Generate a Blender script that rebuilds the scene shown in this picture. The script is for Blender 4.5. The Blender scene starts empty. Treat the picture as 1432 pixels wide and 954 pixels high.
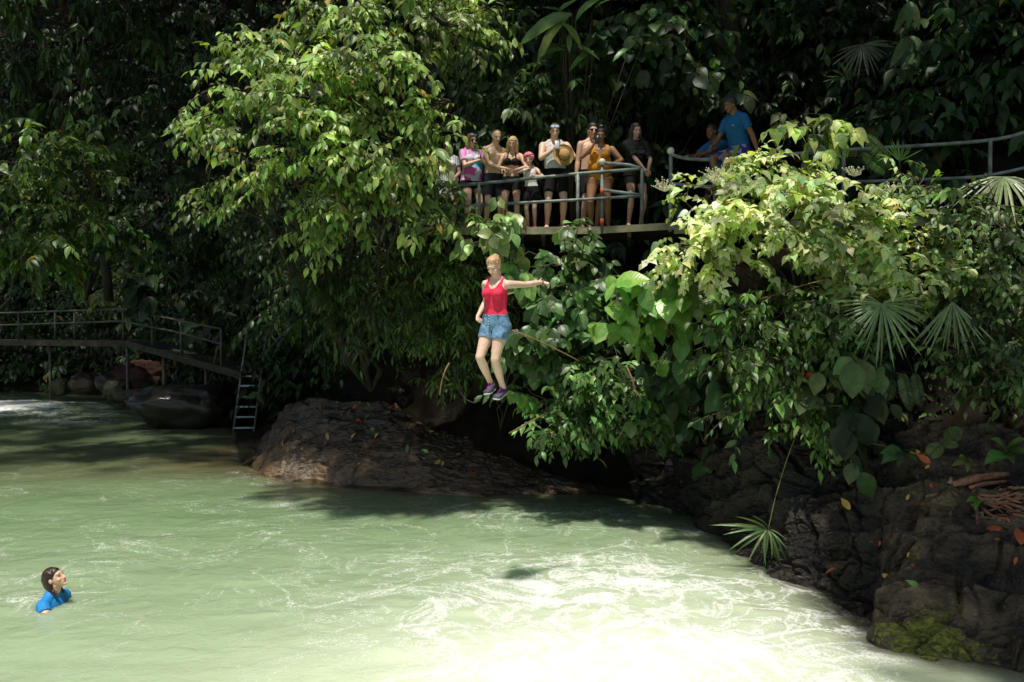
import bpy, bmesh, math, random
import numpy as np
from mathutils import Vector, Matrix

random.seed(7)
RNG = np.random.default_rng(7)
SC = bpy.context.scene
COL = SC.collection
rad = math.radians

# ------------------------------------------------------------------ camera
FPX = 1200.0
CAMZ = 3.2
PITCH = -math.atan(29 / FPX)
FW = np.array([0, math.cos(PITCH), math.sin(PITCH)])
UP = np.array([0, -math.sin(PITCH), math.cos(PITCH)])
def W(u, v, d):
    """a point d metres ahead of the photographer, seen at photo pixel u, v"""
    return np.array([0, 0, CAMZ]) + d * (FW + (u - 716) / FPX * np.array([1.0, 0, 0]) + (477 - v) / FPX * UP)
def WZ(u, v, z=0.0):
    """the same, on the level z"""
    k = FW + (u - 716) / FPX * np.array([1.0, 0, 0]) + (477 - v) / FPX * UP
    return np.array([0, 0, CAMZ]) + k * (z - CAMZ) / k[2]

cam = bpy.data.cameras.new('camera')
cam.sensor_width = 36
cam.lens = 36 * FPX / 1432
cam.clip_end = 500
camo = bpy.data.objects.new('camera', cam)
COL.objects.link(camo)
camo.location = (0, 0, CAMZ)
camo.rotation_euler = (rad(90) + PITCH, 0, 0)
SC.camera = camo
cam.dof.use_dof = False

# ------------------------------------------------------------------ noise
_perm = np.random.default_rng(3).permutation(4096)
def _hash(ix, iy, iz):
    return _perm[(ix + _perm[(iy + _perm[iz & 4095]) & 4095]) & 4095]
_g = np.random.default_rng(4).normal(size=(4096, 3))
_g /= np.linalg.norm(_g, axis=1)[:, None]
def perlin(P):
    P = np.asarray(P, float)
    i = np.floor(P).astype(int)
    f = P - i
    w = f * f * f * (f * (f * 6 - 15) + 10)
    out = 0
    for dx in (0, 1):
        for dy in (0, 1):
            for dz in (0, 1):
                g = _g[_hash(i[:, 0] + dx, i[:, 1] + dy, i[:, 2] + dz)]
                d = ((f - np.array([dx, dy, dz])) * g).sum(1)
                ww = (w[:, 0] if dx else 1 - w[:, 0]) * (w[:, 1] if dy else 1 - w[:, 1]) * (w[:, 2] if dz else 1 - w[:, 2])
                out = out + d * ww
    return out
def fbm(P, octs=4, lac=2.03, gain=0.5):
    P = np.asarray(P, float)
    a, s, t = 1.0, 0, P.copy()
    for k in range(octs):
        s = s + a * perlin(t + k * 17.3)
        t = t * lac
        a *= gain
    return s
def ridged(P, octs=4, gain=0.5):
    P = np.asarray(P, float)
    a, s, t = 1.0, 0, P.copy()
    for k in range(octs):
        s = s + a * (1 - 2.2 * np.abs(perlin(t + k * 9.7)))
        t = t * 2.07
        a *= gain
    return s
def sstep(a, b, x):
    t = np.clip((x - a) / (b - a), 0, 1)
    return t * t * (3 - 2 * t)
def nrm(a):
    a = np.asarray(a, float)
    return a / (np.linalg.norm(a, axis=-1, keepdims=True) + 1e-12)

# ------------------------------------------------------------------ objects
def mesh_np(name, V, faces, uv=None, attrs=None, smooth=True):
    """faces: list of int arrays (n,k); uv per vertex; attrs name -> (n,4) colour or (n,) float"""
    me = bpy.data.meshes.new(name)
    V = np.asarray(V, np.float32)
    faces = [np.asarray(f, np.int32) for f in faces if len(f)]
    me.vertices.add(len(V))
    me.vertices.foreach_set('co', V.ravel())
    nl = sum(f.size for f in faces)
    npoly = sum(len(f) for f in faces)
    li = np.concatenate([f.ravel() for f in faces]) if faces else np.zeros(0, np.int32)
    me.loops.add(nl)
    me.loops.foreach_set('vertex_index', li)
    me.polygons.add(npoly)
    tot = np.concatenate([np.full(len(f), f.shape[1], np.int32) for f in faces])
    start = np.concatenate([[0], np.cumsum(tot)[:-1]]).astype(np.int32)
    me.polygons.foreach_set('loop_start', start)
    me.polygons.foreach_set('loop_total', tot)
    me.polygons.foreach_set('use_smooth', np.full(npoly, smooth, bool))
    if uv is not None:
        l = me.uv_layers.new(name='UVMap')
        l.data.foreach_set('uv', np.asarray(uv, np.float32)[li].ravel())
    for k, a in (attrs or {}).items():
        a = np.asarray(a, np.float32)
        if a.ndim == 1:
            at = me.attributes.new(k, 'FLOAT', 'POINT')
            at.data.foreach_set('value', a)
        else:
            if a.shape[1] == 3:
                a = np.concatenate([a, np.ones((len(a), 1), np.float32)], 1)
            at = me.attributes.new(k, 'FLOAT_COLOR', 'POINT')
            at.data.foreach_set('color', a.ravel())
    me.update(calc_edges=True)
    me.validate()
    return me

def link(name, me, mat, parent=None, loc=None):
    o = bpy.data.objects.new(name, me)
    COL.objects.link(o)
    if mat is not None and me is not None:
        me.materials.append(mat)
    if parent is not None:
        o.parent = parent
    if loc is not None:
        o.location = loc
    return o
def tag(o, label=None, cat=None, group=None, kind=None):
    if label: o['label'] = label
    if cat: o['category'] = cat
    if group: o['group'] = group
    if kind: o['kind'] = kind
    return o
def thing(name, label, cat, loc=(0, 0, 0), group=None):
    o = bpy.data.objects.new(name, None)
    o.empty_display_size = 0.1
    COL.objects.link(o)
    o.location = tuple(float(c) for c in loc)
    return tag(o, label, cat, group)
def put(name, V, faces, mat, parent=None, uv=None, attrs=None, smooth=True, label=None):
    """world-space vertices; kept relative to the parent's base, or to their own lowest centre"""
    V = np.asarray(V, float)
    if parent is not None:
        p = parent; off = np.zeros(3)
        while p is not None:
            off = off + np.array(p.location); p = p.parent
        me = mesh_np(name, V - off, faces, uv, attrs, smooth)
        o = link(name, me, mat, parent)
    else:
        c = np.array([V[:, 0].mean(), V[:, 1].mean(), V[:, 2].min()])
        me = mesh_np(name, V - c, faces, uv, attrs, smooth)
        o = link(name, me, mat, None, c)
    if label: o['label'] = label
    return o

class MB:
    """collects shapes into one mesh"""
    def __init__(s): s.V = []; s.F = {}; s.n = 0
    def add(s, V, F):
        V = np.asarray(V, float)
        for f in F:
            f = np.asarray(f, int)
            if len(f): s.F.setdefault(f.shape[1], []).append(f + s.n)
        s.V.append(V); s.n += len(V)
        return s
    def get(s):
        return np.concatenate(s.V), [np.concatenate(v) for v in s.F.values()]
    def put(s, name, mat, parent=None, smooth=True, attrs=None, label=None):
        V, F = s.get()
        return put(name, V, F, mat, parent, attrs=attrs, smooth=smooth, label=label)

def frames(P):
    P = np.asarray(P, float)
    T = nrm(np.gradient(P, axis=0)) if len(P) > 2 else nrm(np.repeat((P[-1] - P[0])[None], len(P), 0))
    up = np.array([0, 0, 1.0]) if abs(T[0][2]) < .9 else np.array([1.0, 0, 0])
    X = [nrm(np.cross(T[0], up))]
    for t in T[1:]:
        x = X[-1] - t * (X[-1] @ t)
        X.append(nrm(x))
    X = np.array(X)
    return T, X, np.cross(T, X)
def tube(P, r, n=8, cap=True):
    P = np.asarray(P, float)
    r = np.broadcast_to(np.asarray(r, float), (len(P),))
    T, X, Y = frames(P)
    a = np.linspace(0, 2 * np.pi, n, endpoint=False)
    V = P[:, None] + r[:, None, None] * (np.cos(a)[None, :, None] * X[:, None] + np.sin(a)[None, :, None] * Y[:, None])
    V = V.reshape(-1, 3)
    F = []
    for i in range(len(P) - 1):
        for k in range(n):
            F.append((i * n + k, i * n + (k + 1) % n, (i + 1) * n + (k + 1) % n, (i + 1) * n + k))
    out = [np.array(F)]
    if cap:
        V = np.concatenate([V, P[:1], P[-1:]])
        a0, a1 = len(V) - 2, len(V) - 1
        t = [(a0, (k + 1) % n, k) for k in range(n)] + [(a1, (len(P) - 1) * n + k, (len(P) - 1) * n + (k + 1) % n) for k in range(n)]
        out.append(np.array(t))
    return V, out
def box(c, size, R=None, bevel=0.0):
    bm = bmesh.new()
    bmesh.ops.create_cube(bm, size=1)
    for v in bm.verts:
        v.co = Vector((v.co.x * size[0], v.co.y * size[1], v.co.z * size[2]))
    if bevel:
        bmesh.ops.bevel(bm, geom=bm.edges[:], offset=bevel, segments=1, affect='EDGES')
    bm.verts.ensure_lookup_table()
    V = np.array([v.co[:] for v in bm.verts])
    F = {}
    for f in bm.faces:
        F.setdefault(len(f.verts), []).append([v.index for v in f.verts])
    bm.free()
    if R is not None: V = V @ np.asarray(R).T
    return V + np.asarray(c), [np.array(f) for f in F.values()]
def ball(c, r, nu=12, nv=8, R=None):
    V = []; F = []
    r = np.broadcast_to(np.asarray(r, float), (3,))
    for i in range(1, nv):
        th = math.pi * i / nv
        for k in range(nu):
            ph = 2 * math.pi * k / nu
            V.append((math.sin(th) * math.cos(ph), math.sin(th) * math.sin(ph), math.cos(th)))
    V += [(0, 0, 1), (0, 0, -1)]
    V = np.array(V) * r
    if R is not None: V = V @ np.asarray(R).T
    q = []; t = []
    for i in range(nv - 2):
        for k in range(nu):
            q.append((i * nu + k, (i + 1) * nu + k, (i + 1) * nu + (k + 1) % nu, i * nu + (k + 1) % nu))
    a, b = len(V) - 2, len(V) - 1
    for k in range(nu):
        t.append((a, k, (k + 1) % nu))
        t.append((b, (nv - 2) * nu + (k + 1) % nu, (nv - 2) * nu + k))
    return V + np.asarray(c), [np.array(q), np.array(t)]
def spline(pts, n):
    """smooth curve through the points"""
    P = np.asarray(pts, float)
    if len(P) == 2: return P[0] + np.linspace(0, 1, n)[:, None] * (P[1] - P[0])
    Q = np.concatenate([2 * P[:1] - P[1:2], P, 2 * P[-1:] - P[-2:-1]])
    t = np.linspace(0, len(P) - 1 - 1e-9, n)
    i = t.astype(int); f = (t - i)[:, None]
    a, b, c, d = Q[i], Q[i + 1], Q[i + 2], Q[i + 3]
    return 0.5 * (2 * b + (c - a) * f + (2 * a - 5 * b + 4 * c - d) * f ** 2 + (3 * b - a - 3 * c + d) * f ** 3)
def grid_faces(nu, nv):
    i, j = np.meshgrid(np.arange(nu - 1), np.arange(nv - 1), indexing='ij')
    a = (i * nv + j).ravel()
    return np.stack([a, a + nv, a + nv + 1, a + 1], 1)

# ------------------------------------------------------------------ materials
def nmat(name):
    m = bpy.data.materials.new(name)
    m.use_nodes = True
    nt = m.node_tree
    return m, nt, nt.nodes, nt.links, nt.nodes['Principled BSDF']
def simple(name, col, rough=.5, bump=0.0, bscale=40, var=0.12, spec=.5, metal=0.0, vscale=6):
    m, nt, N, L, b = nmat(name)
    b.inputs['Roughness'].default_value = rough
    b.inputs['Metallic'].default_value = metal
    b.inputs['Specular IOR Level'].default_value = spec
    tc = N.new('ShaderNodeTexCoord')
    n = N.new('ShaderNodeTexNoise'); n.inputs['Scale'].default_value = vscale; n.inputs['Detail'].default_value = 5
    L.new(tc.outputs['Object'], n.inputs['Vector'])
    r = N.new('ShaderNodeValToRGB')
    r.color_ramp.elements[0].position = .3; r.color_ramp.elements[1].position = .7
    r.color_ramp.elements[0].color = (*[c * (1 - var) for c in col], 1)
    r.color_ramp.elements[1].color = (*[min(1, c * (1 + var)) for c in col], 1)
    L.new(n.outputs['Fac'], r.inputs['Fac'])
    L.new(r.outputs['Color'], b.inputs['Base Color'])
    if bump:
        n2 = N.new('ShaderNodeTexNoise'); n2.inputs['Scale'].default_value = bscale; n2.inputs['Detail'].default_value = 4
        L.new(tc.outputs['Object'], n2.inputs['Vector'])
        bp = N.new('ShaderNodeBump'); bp.inputs['Strength'].default_value = bump; bp.inputs['Distance'].default_value = .02
        L.new(n2.outputs['Fac'], bp.inputs['Height'])
        L.new(bp.outputs['Normal'], b.inputs['Normal'])
    return m

def leaf_mat(name, rough=.35, trans=.3, vein=0.0, nside=9, spec=.5, tmul=(1.5, 1.7, .6), bumpd=.01):
    m, nt, N, L, b = nmat(name)
    at = N.new('ShaderNodeAttribute'); at.attribute_name = 'tint'
    uv = N.new('ShaderNodeUVMap')
    sx = N.new('ShaderNodeSeparateXYZ'); L.new(uv.outputs['UV'], sx.inputs['Vector'])
    # mid rib and side veins
    def M(op, a, bb=None, c=None):
        n = N.new('ShaderNodeMath'); n.operation = op
        for i, x in enumerate((a, bb, c)):
            if x is None: continue
            if isinstance(x, (int, float)): n.inputs[i].default_value = x
            else: L.new(x, n.inputs[i])
        return n.outputs[0]
    au = M('ABSOLUTE', M('SUBTRACT', sx.outputs['X'], .5))
    rib = M('LESS_THAN', au, .022)
    ph = M('MULTIPLY', M('SUBTRACT', sx.outputs['Y'], M('MULTIPLY', au, .55)), nside)
    fr = M('FRACT', ph)
    tri = M('ABSOLUTE', M('SUBTRACT', fr, .5))
    side = M('LESS_THAN', tri, .03)
    v = M('MAXIMUM', rib, M('MULTIPLY', side, .6))
    mix = N.new('ShaderNodeMix'); mix.data_type = 'RGBA'
    L.new(M('MULTIPLY', v, vein), mix.inputs['Factor'])
    # blotches
    tc = N.new('ShaderNodeTexCoord')
    nz = N.new('ShaderNodeTexNoise'); nz.inputs['Scale'].default_value = 14; nz.inputs['Detail'].default_value = 3
    L.new(tc.outputs['Object'], nz.inputs['Vector'])
    mr = N.new('ShaderNodeMapRange'); mr.inputs['From Min'].default_value = .3; mr.inputs['From Max'].default_value = .7
    mr.inputs['To Min'].default_value = .78; mr.inputs['To Max'].default_value = 1.2
    L.new(nz.outputs['Fac'], mr.inputs['Value'])
    mm = N.new('ShaderNodeMix'); mm.data_type = 'RGBA'; mm.blend_type = 'MULTIPLY'; mm.inputs['Factor'].default_value = 1
    L.new(at.outputs['Color'], mm.inputs['A'])
    cmb = N.new('ShaderNodeCombineColor')
    for i in range(3): L.new(mr.outputs['Result'], cmb.inputs[i])
    L.new(cmb.outputs['Color'], mm.inputs['B'])
    L.new(mm.outputs['Result'], mix.inputs['A'])
    mv = N.new('ShaderNodeMix'); mv.data_type = 'RGBA'; mv.blend_type = 'MULTIPLY'; mv.inputs['Factor'].default_value = 1
    L.new(at.outputs['Color'], mv.inputs['A']); mv.inputs['B'].default_value = (1.7, 1.6, 1.5, 1)
    L.new(mv.outputs['Result'], mix.inputs['B'])
    L.new(mix.outputs['Result'], b.inputs['Base Color'])
    b.inputs['Roughness'].default_value = rough
    b.inputs['Specular IOR Level'].default_value = spec
    if vein:
        bp = N.new('ShaderNodeBump'); bp.inputs['Strength'].default_value = .12; bp.inputs['Distance'].default_value = bumpd
        L.new(M('MULTIPLY', M('SINE', M('MULTIPLY', fr, 6.283)), .5), bp.inputs['Height'])
        L.new(bp.outputs['Normal'], b.inputs['Normal'])
    tr = N.new('ShaderNodeBsdfTranslucent')
    tm = N.new('ShaderNodeMix'); tm.data_type = 'RGBA'; tm.blend_type = 'MULTIPLY'; tm.inputs['Factor'].default_value = 1
    L.new(mix.outputs['Result'], tm.inputs['A']); tm.inputs['B'].default_value = (*tmul, 1)
    L.new(tm.outputs['Result'], tr.inputs['Color'])
    ms = N.new('ShaderNodeMixShader'); ms.inputs['Fac'].default_value = trans
    L.new(b.outputs[0], ms.inputs[1]); L.new(tr.outputs[0], ms.inputs[2])
    L.new(ms.outputs[0], N['Material Output'].inputs['Surface'])
    return m

def rock_mat(name, c0, c1, rough0=.15, rough1=.55, scale=3.0, moss=False, stretch=(1, 1, 1), rot=(0, 0, 0), bumpd=.05):
    m, nt, N, L, b = nmat(name)
    tc = N.new('ShaderNodeTexCoord')
    mp = N.new('ShaderNodeMapping'); mp.inputs['Scale'].default_value = stretch; mp.inputs['Rotation'].default_value = rot
    L.new(tc.outputs['Object'], mp.inputs['Vector'])
    n1 = N.new('ShaderNodeTexNoise'); n1.inputs['Scale'].default_value = scale; n1.inputs['Detail'].default_value = 9; n1.inputs['Roughness'].default_value = .62
    n2 = N.new('ShaderNodeTexNoise'); n2.inputs['Scale'].default_value = scale * 5; n2.inputs['Detail'].default_value = 8; n2.inputs['Distortion'].default_value = .6
    n3 = N.new('ShaderNodeTexNoise'); n3.inputs['Scale'].default_value = scale * .45; n3.inputs['Detail'].default_value = 4
    for n in (n1, n2): L.new(mp.outputs['Vector'], n.inputs['Vector'])
    L.new(tc.outputs['Object'], n3.inputs['Vector'])
    r = N.new('ShaderNodeValToRGB')
    r.color_ramp.elements[0].position = .32; r.color_ramp.elements[0].color = (*c0, 1)
    r.color_ramp.elements[1].position = .68; r.color_ramp.elements[1].color = (*c1, 1)
    L.new(n1.outputs['Fac'], r.inputs['Fac'])
    colout = r.outputs['Color']
    at = N.new('ShaderNodeAttribute'); at.attribute_name = 'tint'
    mt = N.new('ShaderNodeMix'); mt.data_type = 'RGBA'; mt.blend_type = 'MULTIPLY'; mt.inputs['Factor'].default_value = 1
    L.new(colout, mt.inputs['A']); L.new(at.outputs['Color'], mt.inputs['B'])
    colout = mt.outputs['Result']
    rr = N.new('ShaderNodeMapRange'); rr.inputs['From Min'].default_value = .35; rr.inputs['From Max'].default_value = .65
    rr.inputs['To Min'].default_value = rough0; rr.inputs['To Max'].default_value = rough1
    L.new(n3.outputs['Fac'], rr.inputs['Value'])
    rout = rr.outputs['Result']
    if moss:
        am = N.new('ShaderNodeAttribute'); am.attribute_name = 'moss'
        md = N.new('ShaderNodeMath'); md.operation = 'MULTIPLY_ADD'
        L.new(n2.outputs['Fac'], md.inputs[0]); md.inputs[1].default_value = 1.6; 
        sb = N.new('ShaderNodeMath'); sb.operation = 'SUBTRACT'; L.new(am.outputs['Fac'], sb.inputs[0]); sb.inputs[1].default_value = 1.25
        L.new(sb.outputs[0], md.inputs[2])
        cl = N.new('ShaderNodeClamp'); 
        mu = N.new('ShaderNodeMath'); mu.operation = 'MULTIPLY'; mu.inputs[1].default_value = 3.0
        L.new(md.outputs[0], mu.inputs[0]); L.new(mu.outputs[0], cl.inputs['Value'])
        mx = N.new('ShaderNodeMix'); mx.data_type = 'RGBA'
        L.new(cl.outputs[0], mx.inputs['Factor']); L.new(colout, mx.inputs['A'])
        rm = N.new('ShaderNodeValToRGB')
        rm.color_ramp.elements[0].position = .35; rm.color_ramp.elements[0].color = (.035, .05, .008, 1)
        rm.color_ramp.elements[1].position = .7; rm.color_ramp.elements[1].color = (.26, .28, .04, 1)
        L.new(n2.outputs['Fac'], rm.inputs['Fac']); L.new(rm.outputs['Color'], mx.inputs['B'])
        colout = mx.outputs['Result']
        mr = N.new('ShaderNodeMix'); mr.data_type = 'FLOAT'
        L.new(cl.outputs[0], mr.inputs[0]); L.new(rout, mr.inputs[2]); mr.inputs[3].default_value = .85
        rout = mr.outputs[0]
    L.new(colout, b.inputs['Base Color']); L.new(rout, b.inputs['Roughness'])
    ad = N.new('ShaderNodeMath'); ad.operation = 'MULTIPLY_ADD'; L.new(n2.outputs['Fac'], ad.inputs[0]); ad.inputs[1].default_value = .35; L.new(n1.outputs['Fac'], ad.inputs[2])
    bp = N.new('ShaderNodeBump'); bp.inputs['Strength'].default_value = .8; bp.inputs['Distance'].default_value = bumpd
    L.new(ad.outputs[0], bp.inputs['Height']); L.new(bp.outputs['Normal'], b.inputs['Normal'])
    return m

M_LEAF = leaf_mat('leaf', rough=.4, trans=.33, spec=.38, tmul=(1.7, 1.75, .5))
M_GLOSS = leaf_mat('glossy_leaf', rough=.34, trans=.28, vein=.15, nside=8, spec=.42)
M_BROAD = leaf_mat('broad_leaf', rough=.34, trans=.3, vein=.2, nside=9, spec=.5)
M_PALE = leaf_mat('pale_leaf', rough=.4, trans=.34, vein=.15, nside=6, spec=.42, tmul=(1.5, 1.7, .35))
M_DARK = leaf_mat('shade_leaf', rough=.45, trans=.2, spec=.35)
M_PALM = leaf_mat('palm_leaf', rough=.4, trans=.25, spec=.55)
M_BARK = simple('bark', (.032, .027, .018), .85, .8, 25, .4)
M_TWIG = simple('twig', (.07, .065, .03), .7, .3, 60, .3)
M_DRY = simple('dry_twig', (.2, .12, .055), .8, .4, 60, .35)
# ------------------------------------------------------------------ daylight
SUN_EL, SUN_AZ_VEC = 71.0, (-0.3, -0.95)          # high, from behind the photographer's left shoulder
hz = math.cos(rad(SUN_EL))
_n = math.hypot(*SUN_AZ_VEC)
S = np.array([SUN_AZ_VEC[0] / _n * hz, SUN_AZ_VEC[1] / _n * hz, math.sin(rad(SUN_EL))])
sun = bpy.data.lights.new('sun', 'SUN')
sun.energy = 5.0
sun.angle = rad(2.0)
sun.color = (1.0, .95, .86)
so = bpy.data.objects.new('sun', sun)
COL.objects.link(so)
so.location = (0, 0, 40)
so.rotation_euler = Vector(S).to_track_quat('Z', 'Y').to_euler()
world = bpy.data.worlds.new('World')
SC.world = world
world.use_nodes = True
wn = world.node_tree.nodes; wl = world.node_tree.links
sky = wn.new('ShaderNodeTexSky')
sky.sky_type = 'NISHITA'
sky.sun_disc = False
sky.sun_elevation = rad(SUN_EL)
sky.sun_rotation = math.atan2(S[0], S[1])
sky.dust_density = 2.0
bg = wn['Background']
bg.inputs['Strength'].default_value = .095
wl.new(sky.outputs['Color'], bg.inputs['Color'])
SC.view_settings.view_transform = 'Standard'
SC.view_settings.look = 'None'
SC.view_settings.exposure = 0
SC.view_settings.gamma = 1
cy = SC.cycles
SC.render.engine = 'CYCLES'
cy.max_bounces = 6; cy.diffuse_bounces = 3; cy.glossy_bounces = 3; cy.transmission_bounces = 3; cy.transparent_max_bounces = 8
cy.caustics_reflective = False; cy.caustics_refractive = False
cy.sample_clamp_indirect = 6
cy.use_denoising = True
try: cy.denoiser = 'OPENIMAGEDENOISE'
except Exception: pass
cy.use_adaptive_sampling = True
cy.adaptive_threshold = .02

# ------------------------------------------------------------------ terrain
SHORE = [(9.5, 6.2), (7, 6.8)] + [tuple(WZ(u, v)[:2]) for u, v in ((1432, 937), (1350, 925), (1260, 905), (1205, 882), (1160, 835), (1080, 790), (1020, 745), (940, 707), (850, 692), (730, 691), (590, 690), (480, 682), (400, 672), (340, 650))] + \
        [(-7.1, 22), (-8.2, 25.4), (-11.5, 29), (-14.5, 33), (-17.5, 36.5), (-22, 38.5), (-34, 40)]
SHORE = np.array(SHORE)
def shore_dist(x, y):
    """signed distance to the water's edge, positive inland"""
    P = np.stack([x, y], -1)
    best = np.full(x.shape, 1e9); sign = np.ones(x.shape)
    for a, b in zip(SHORE[:-1], SHORE[1:]):
        ab = b - a
        t = np.clip(((P - a) @ ab) / (ab @ ab), 0, 1)
        q = a + t[..., None] * ab
        d = np.linalg.norm(P - q, axis=-1)
        c = ab[0] * (P[..., 1] - a[1]) - ab[1] * (P[..., 0] - a[0])
        m = d < best - 1e-9
        best = np.where(m, d, best); sign = np.where(m, np.where(c < 0, 1, -1), sign)
    return best * sign
def ground_z(x, y):
    d = shore_dist(x, y)
    wL = sstep(-8.0, -10, x) * sstep(24, 28, y)                 # far river bank
    wR = sstep(2.2, 4.2, x) * sstep(16, 12, y)                   # right bank
    wC = sstep(3.0, 1.2, x) * (1 - wL)                           # ledge and cliff
    bed = np.maximum(-1.5, d * .55)
    prof_c = np.interp(d, [0, .3, 2.8, 3.2, 4.2, 5, 30], [-.15, -.1, 1.3, 2.4, 4.0, 4.3, 34])
    prof_m = np.interp(d, [0, 1.0, 1.7, 2.6, 3.6, 30], [-.2, -.1, 1.8, 4.0, 4.4, 34])
    prof_r = np.interp(d, [0, .3, 2.2, 3.4, 4.6, 6, 30], [-.25, -.1, .7, 1.3, 3.4, 4.3, 30])
    prof_l = np.interp(d, [0, .5, 3, 5, 30], [-.05, .25, .9, 2.2, 42])
    wm = 1 - np.clip(wL + wR + sstep(.5, -1.5, x) * (1 - wL), 0, 1)
    z = prof_c
    z = z * (1 - wm) + prof_m * wm
    z = z * (1 - wR) + prof_r * wR
    z = z * (1 - wL) + prof_l * wL
    return np.where(d > 0, z, np.minimum(bed, -.15)), d
gx = np.concatenate([np.linspace(-60, -26, 20), np.linspace(-25.5, 12, 300), np.linspace(13, 50, 20)])
gy = np.concatenate([np.linspace(-12, 4, 8), np.linspace(5, 26, 180), np.linspace(26.2, 60, 90)])
X, Y = np.meshgrid(gx, gy, indexing='ij')
Z, Dd = ground_z(X.ravel(), Y.ravel())
P0 = np.stack([X.ravel(), Y.ravel(), Z], 1)
rough = np.clip(Dd, 0, 1.2)
Pn = np.stack([fbm(P0 * .9 + 5, 4), fbm(P0 * .9 + 31, 4), fbm(P0 * .9 + 77, 4)], 1)
P0 = P0 + Pn * rough[:, None] * np.array([.25, .25, .3])
terr = put('terrain', P0, [grid_faces(len(gx), len(gy))],
           rock_mat('soil', (.005, .004, .003), (.022, .017, .010), .5, .9, 2.2), attrs={'tint': np.ones((len(P0), 3))})
terr.active_material.node_tree.nodes['Principled BSDF'].inputs['Specular IOR Level'].default_value = .08
tag(terr, kind='structure')

# ------------------------------------------------------------------ water
wx = np.concatenate([np.linspace(-45, -24.2, 20), np.linspace(-24, 5.6, 520), np.linspace(5.8, 14, 12)])
wy = np.concatenate([np.linspace(-10, 4.5, 8), 4.6 * (45 / 4.6) ** np.linspace(0, 1, 420)])
X, Y = np.meshgrid(wx, wy, indexing='ij')
x, y = X.ravel(), Y.ravel()
def gs(cx, cy, sx, sy, a=0.0):
    dx, dy = x - cx, y - cy
    c, s = math.cos(a), math.sin(a)
    return np.exp(-.5 * (((dx * c + dy * s) / sx) ** 2 + ((-dx * s + dy * c) / sy) ** 2))
sd = shore_dist(x, y)
foam = .92 * gs(.9, 7.2, 1.4, .8) + .5 * gs(1.4, 9.2, 1.5, 1.4) + .3 * gs(2.0, 11.2, 1.5, 1.6, .4) + .3 * gs(-.7, 9.8, 1.7, 1.3) \
     + .33 * gs(3.2, 8.6, .5, 1.2) + 1.5 * gs(-18.6, 31.0, 2.4, 1.7, -.35) + .5 * gs(-13.5, 26.8, 2.0, .55) + .4 * gs(-16, 28.5, 2.5, .6) + .3 * gs(1.0, 14.2, 2.0, .5) + .26 * gs(-4, 12, 3.0, 2.5) \
     + .12 * gs(-9, 20, 5, 5) + .22 * gs(-5.4, 9.7, .5, .3)
foam = np.clip(foam, 0, 2.6)
shallows_and_shade = np.clip(np.exp(sd / .55) * .95, 0, 1) + .5 * gs(-12, 21, 4.5, 2.2) + .4 * gs(-9.5, 17.6, 4.0, 1.4) + .6 * gs(-6.5, 19.5, 1.5, 1.2) + .3 * gs(-18, 26, 6, 4)  # shoreline shallows; the left patches put tree shade into the colour
P2 = np.stack([x * .55, y * .8, np.zeros_like(x)], 1)
w1 = fbm(P2, 2)
w2 = ridged(np.stack([x * .8 + .8 * w1, y * 1.6 + .9 * w1, 0 * x + 4], 1), 4, .55)
w3 = ridged(np.stack([x * 1.9 + .8 * w1, y * 2.6 + .5 * w1, 0 * x + 9], 1), 3, .55)
amp = .012 + .04 * np.clip(foam, 0, 1) + .05 * gs(-17, 30, 5, 3)
zz = .05 * w1 + amp * (w2 * .6 + w3 * .35)
rr_ = np.hypot(x + 5.35, y - 10.05)
zz += .018 * np.cos(rr_ * 16) * np.exp(-rr_ / .55)
zz *= sstep(-.02, -.5, sd) * .85 + .15

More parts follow.
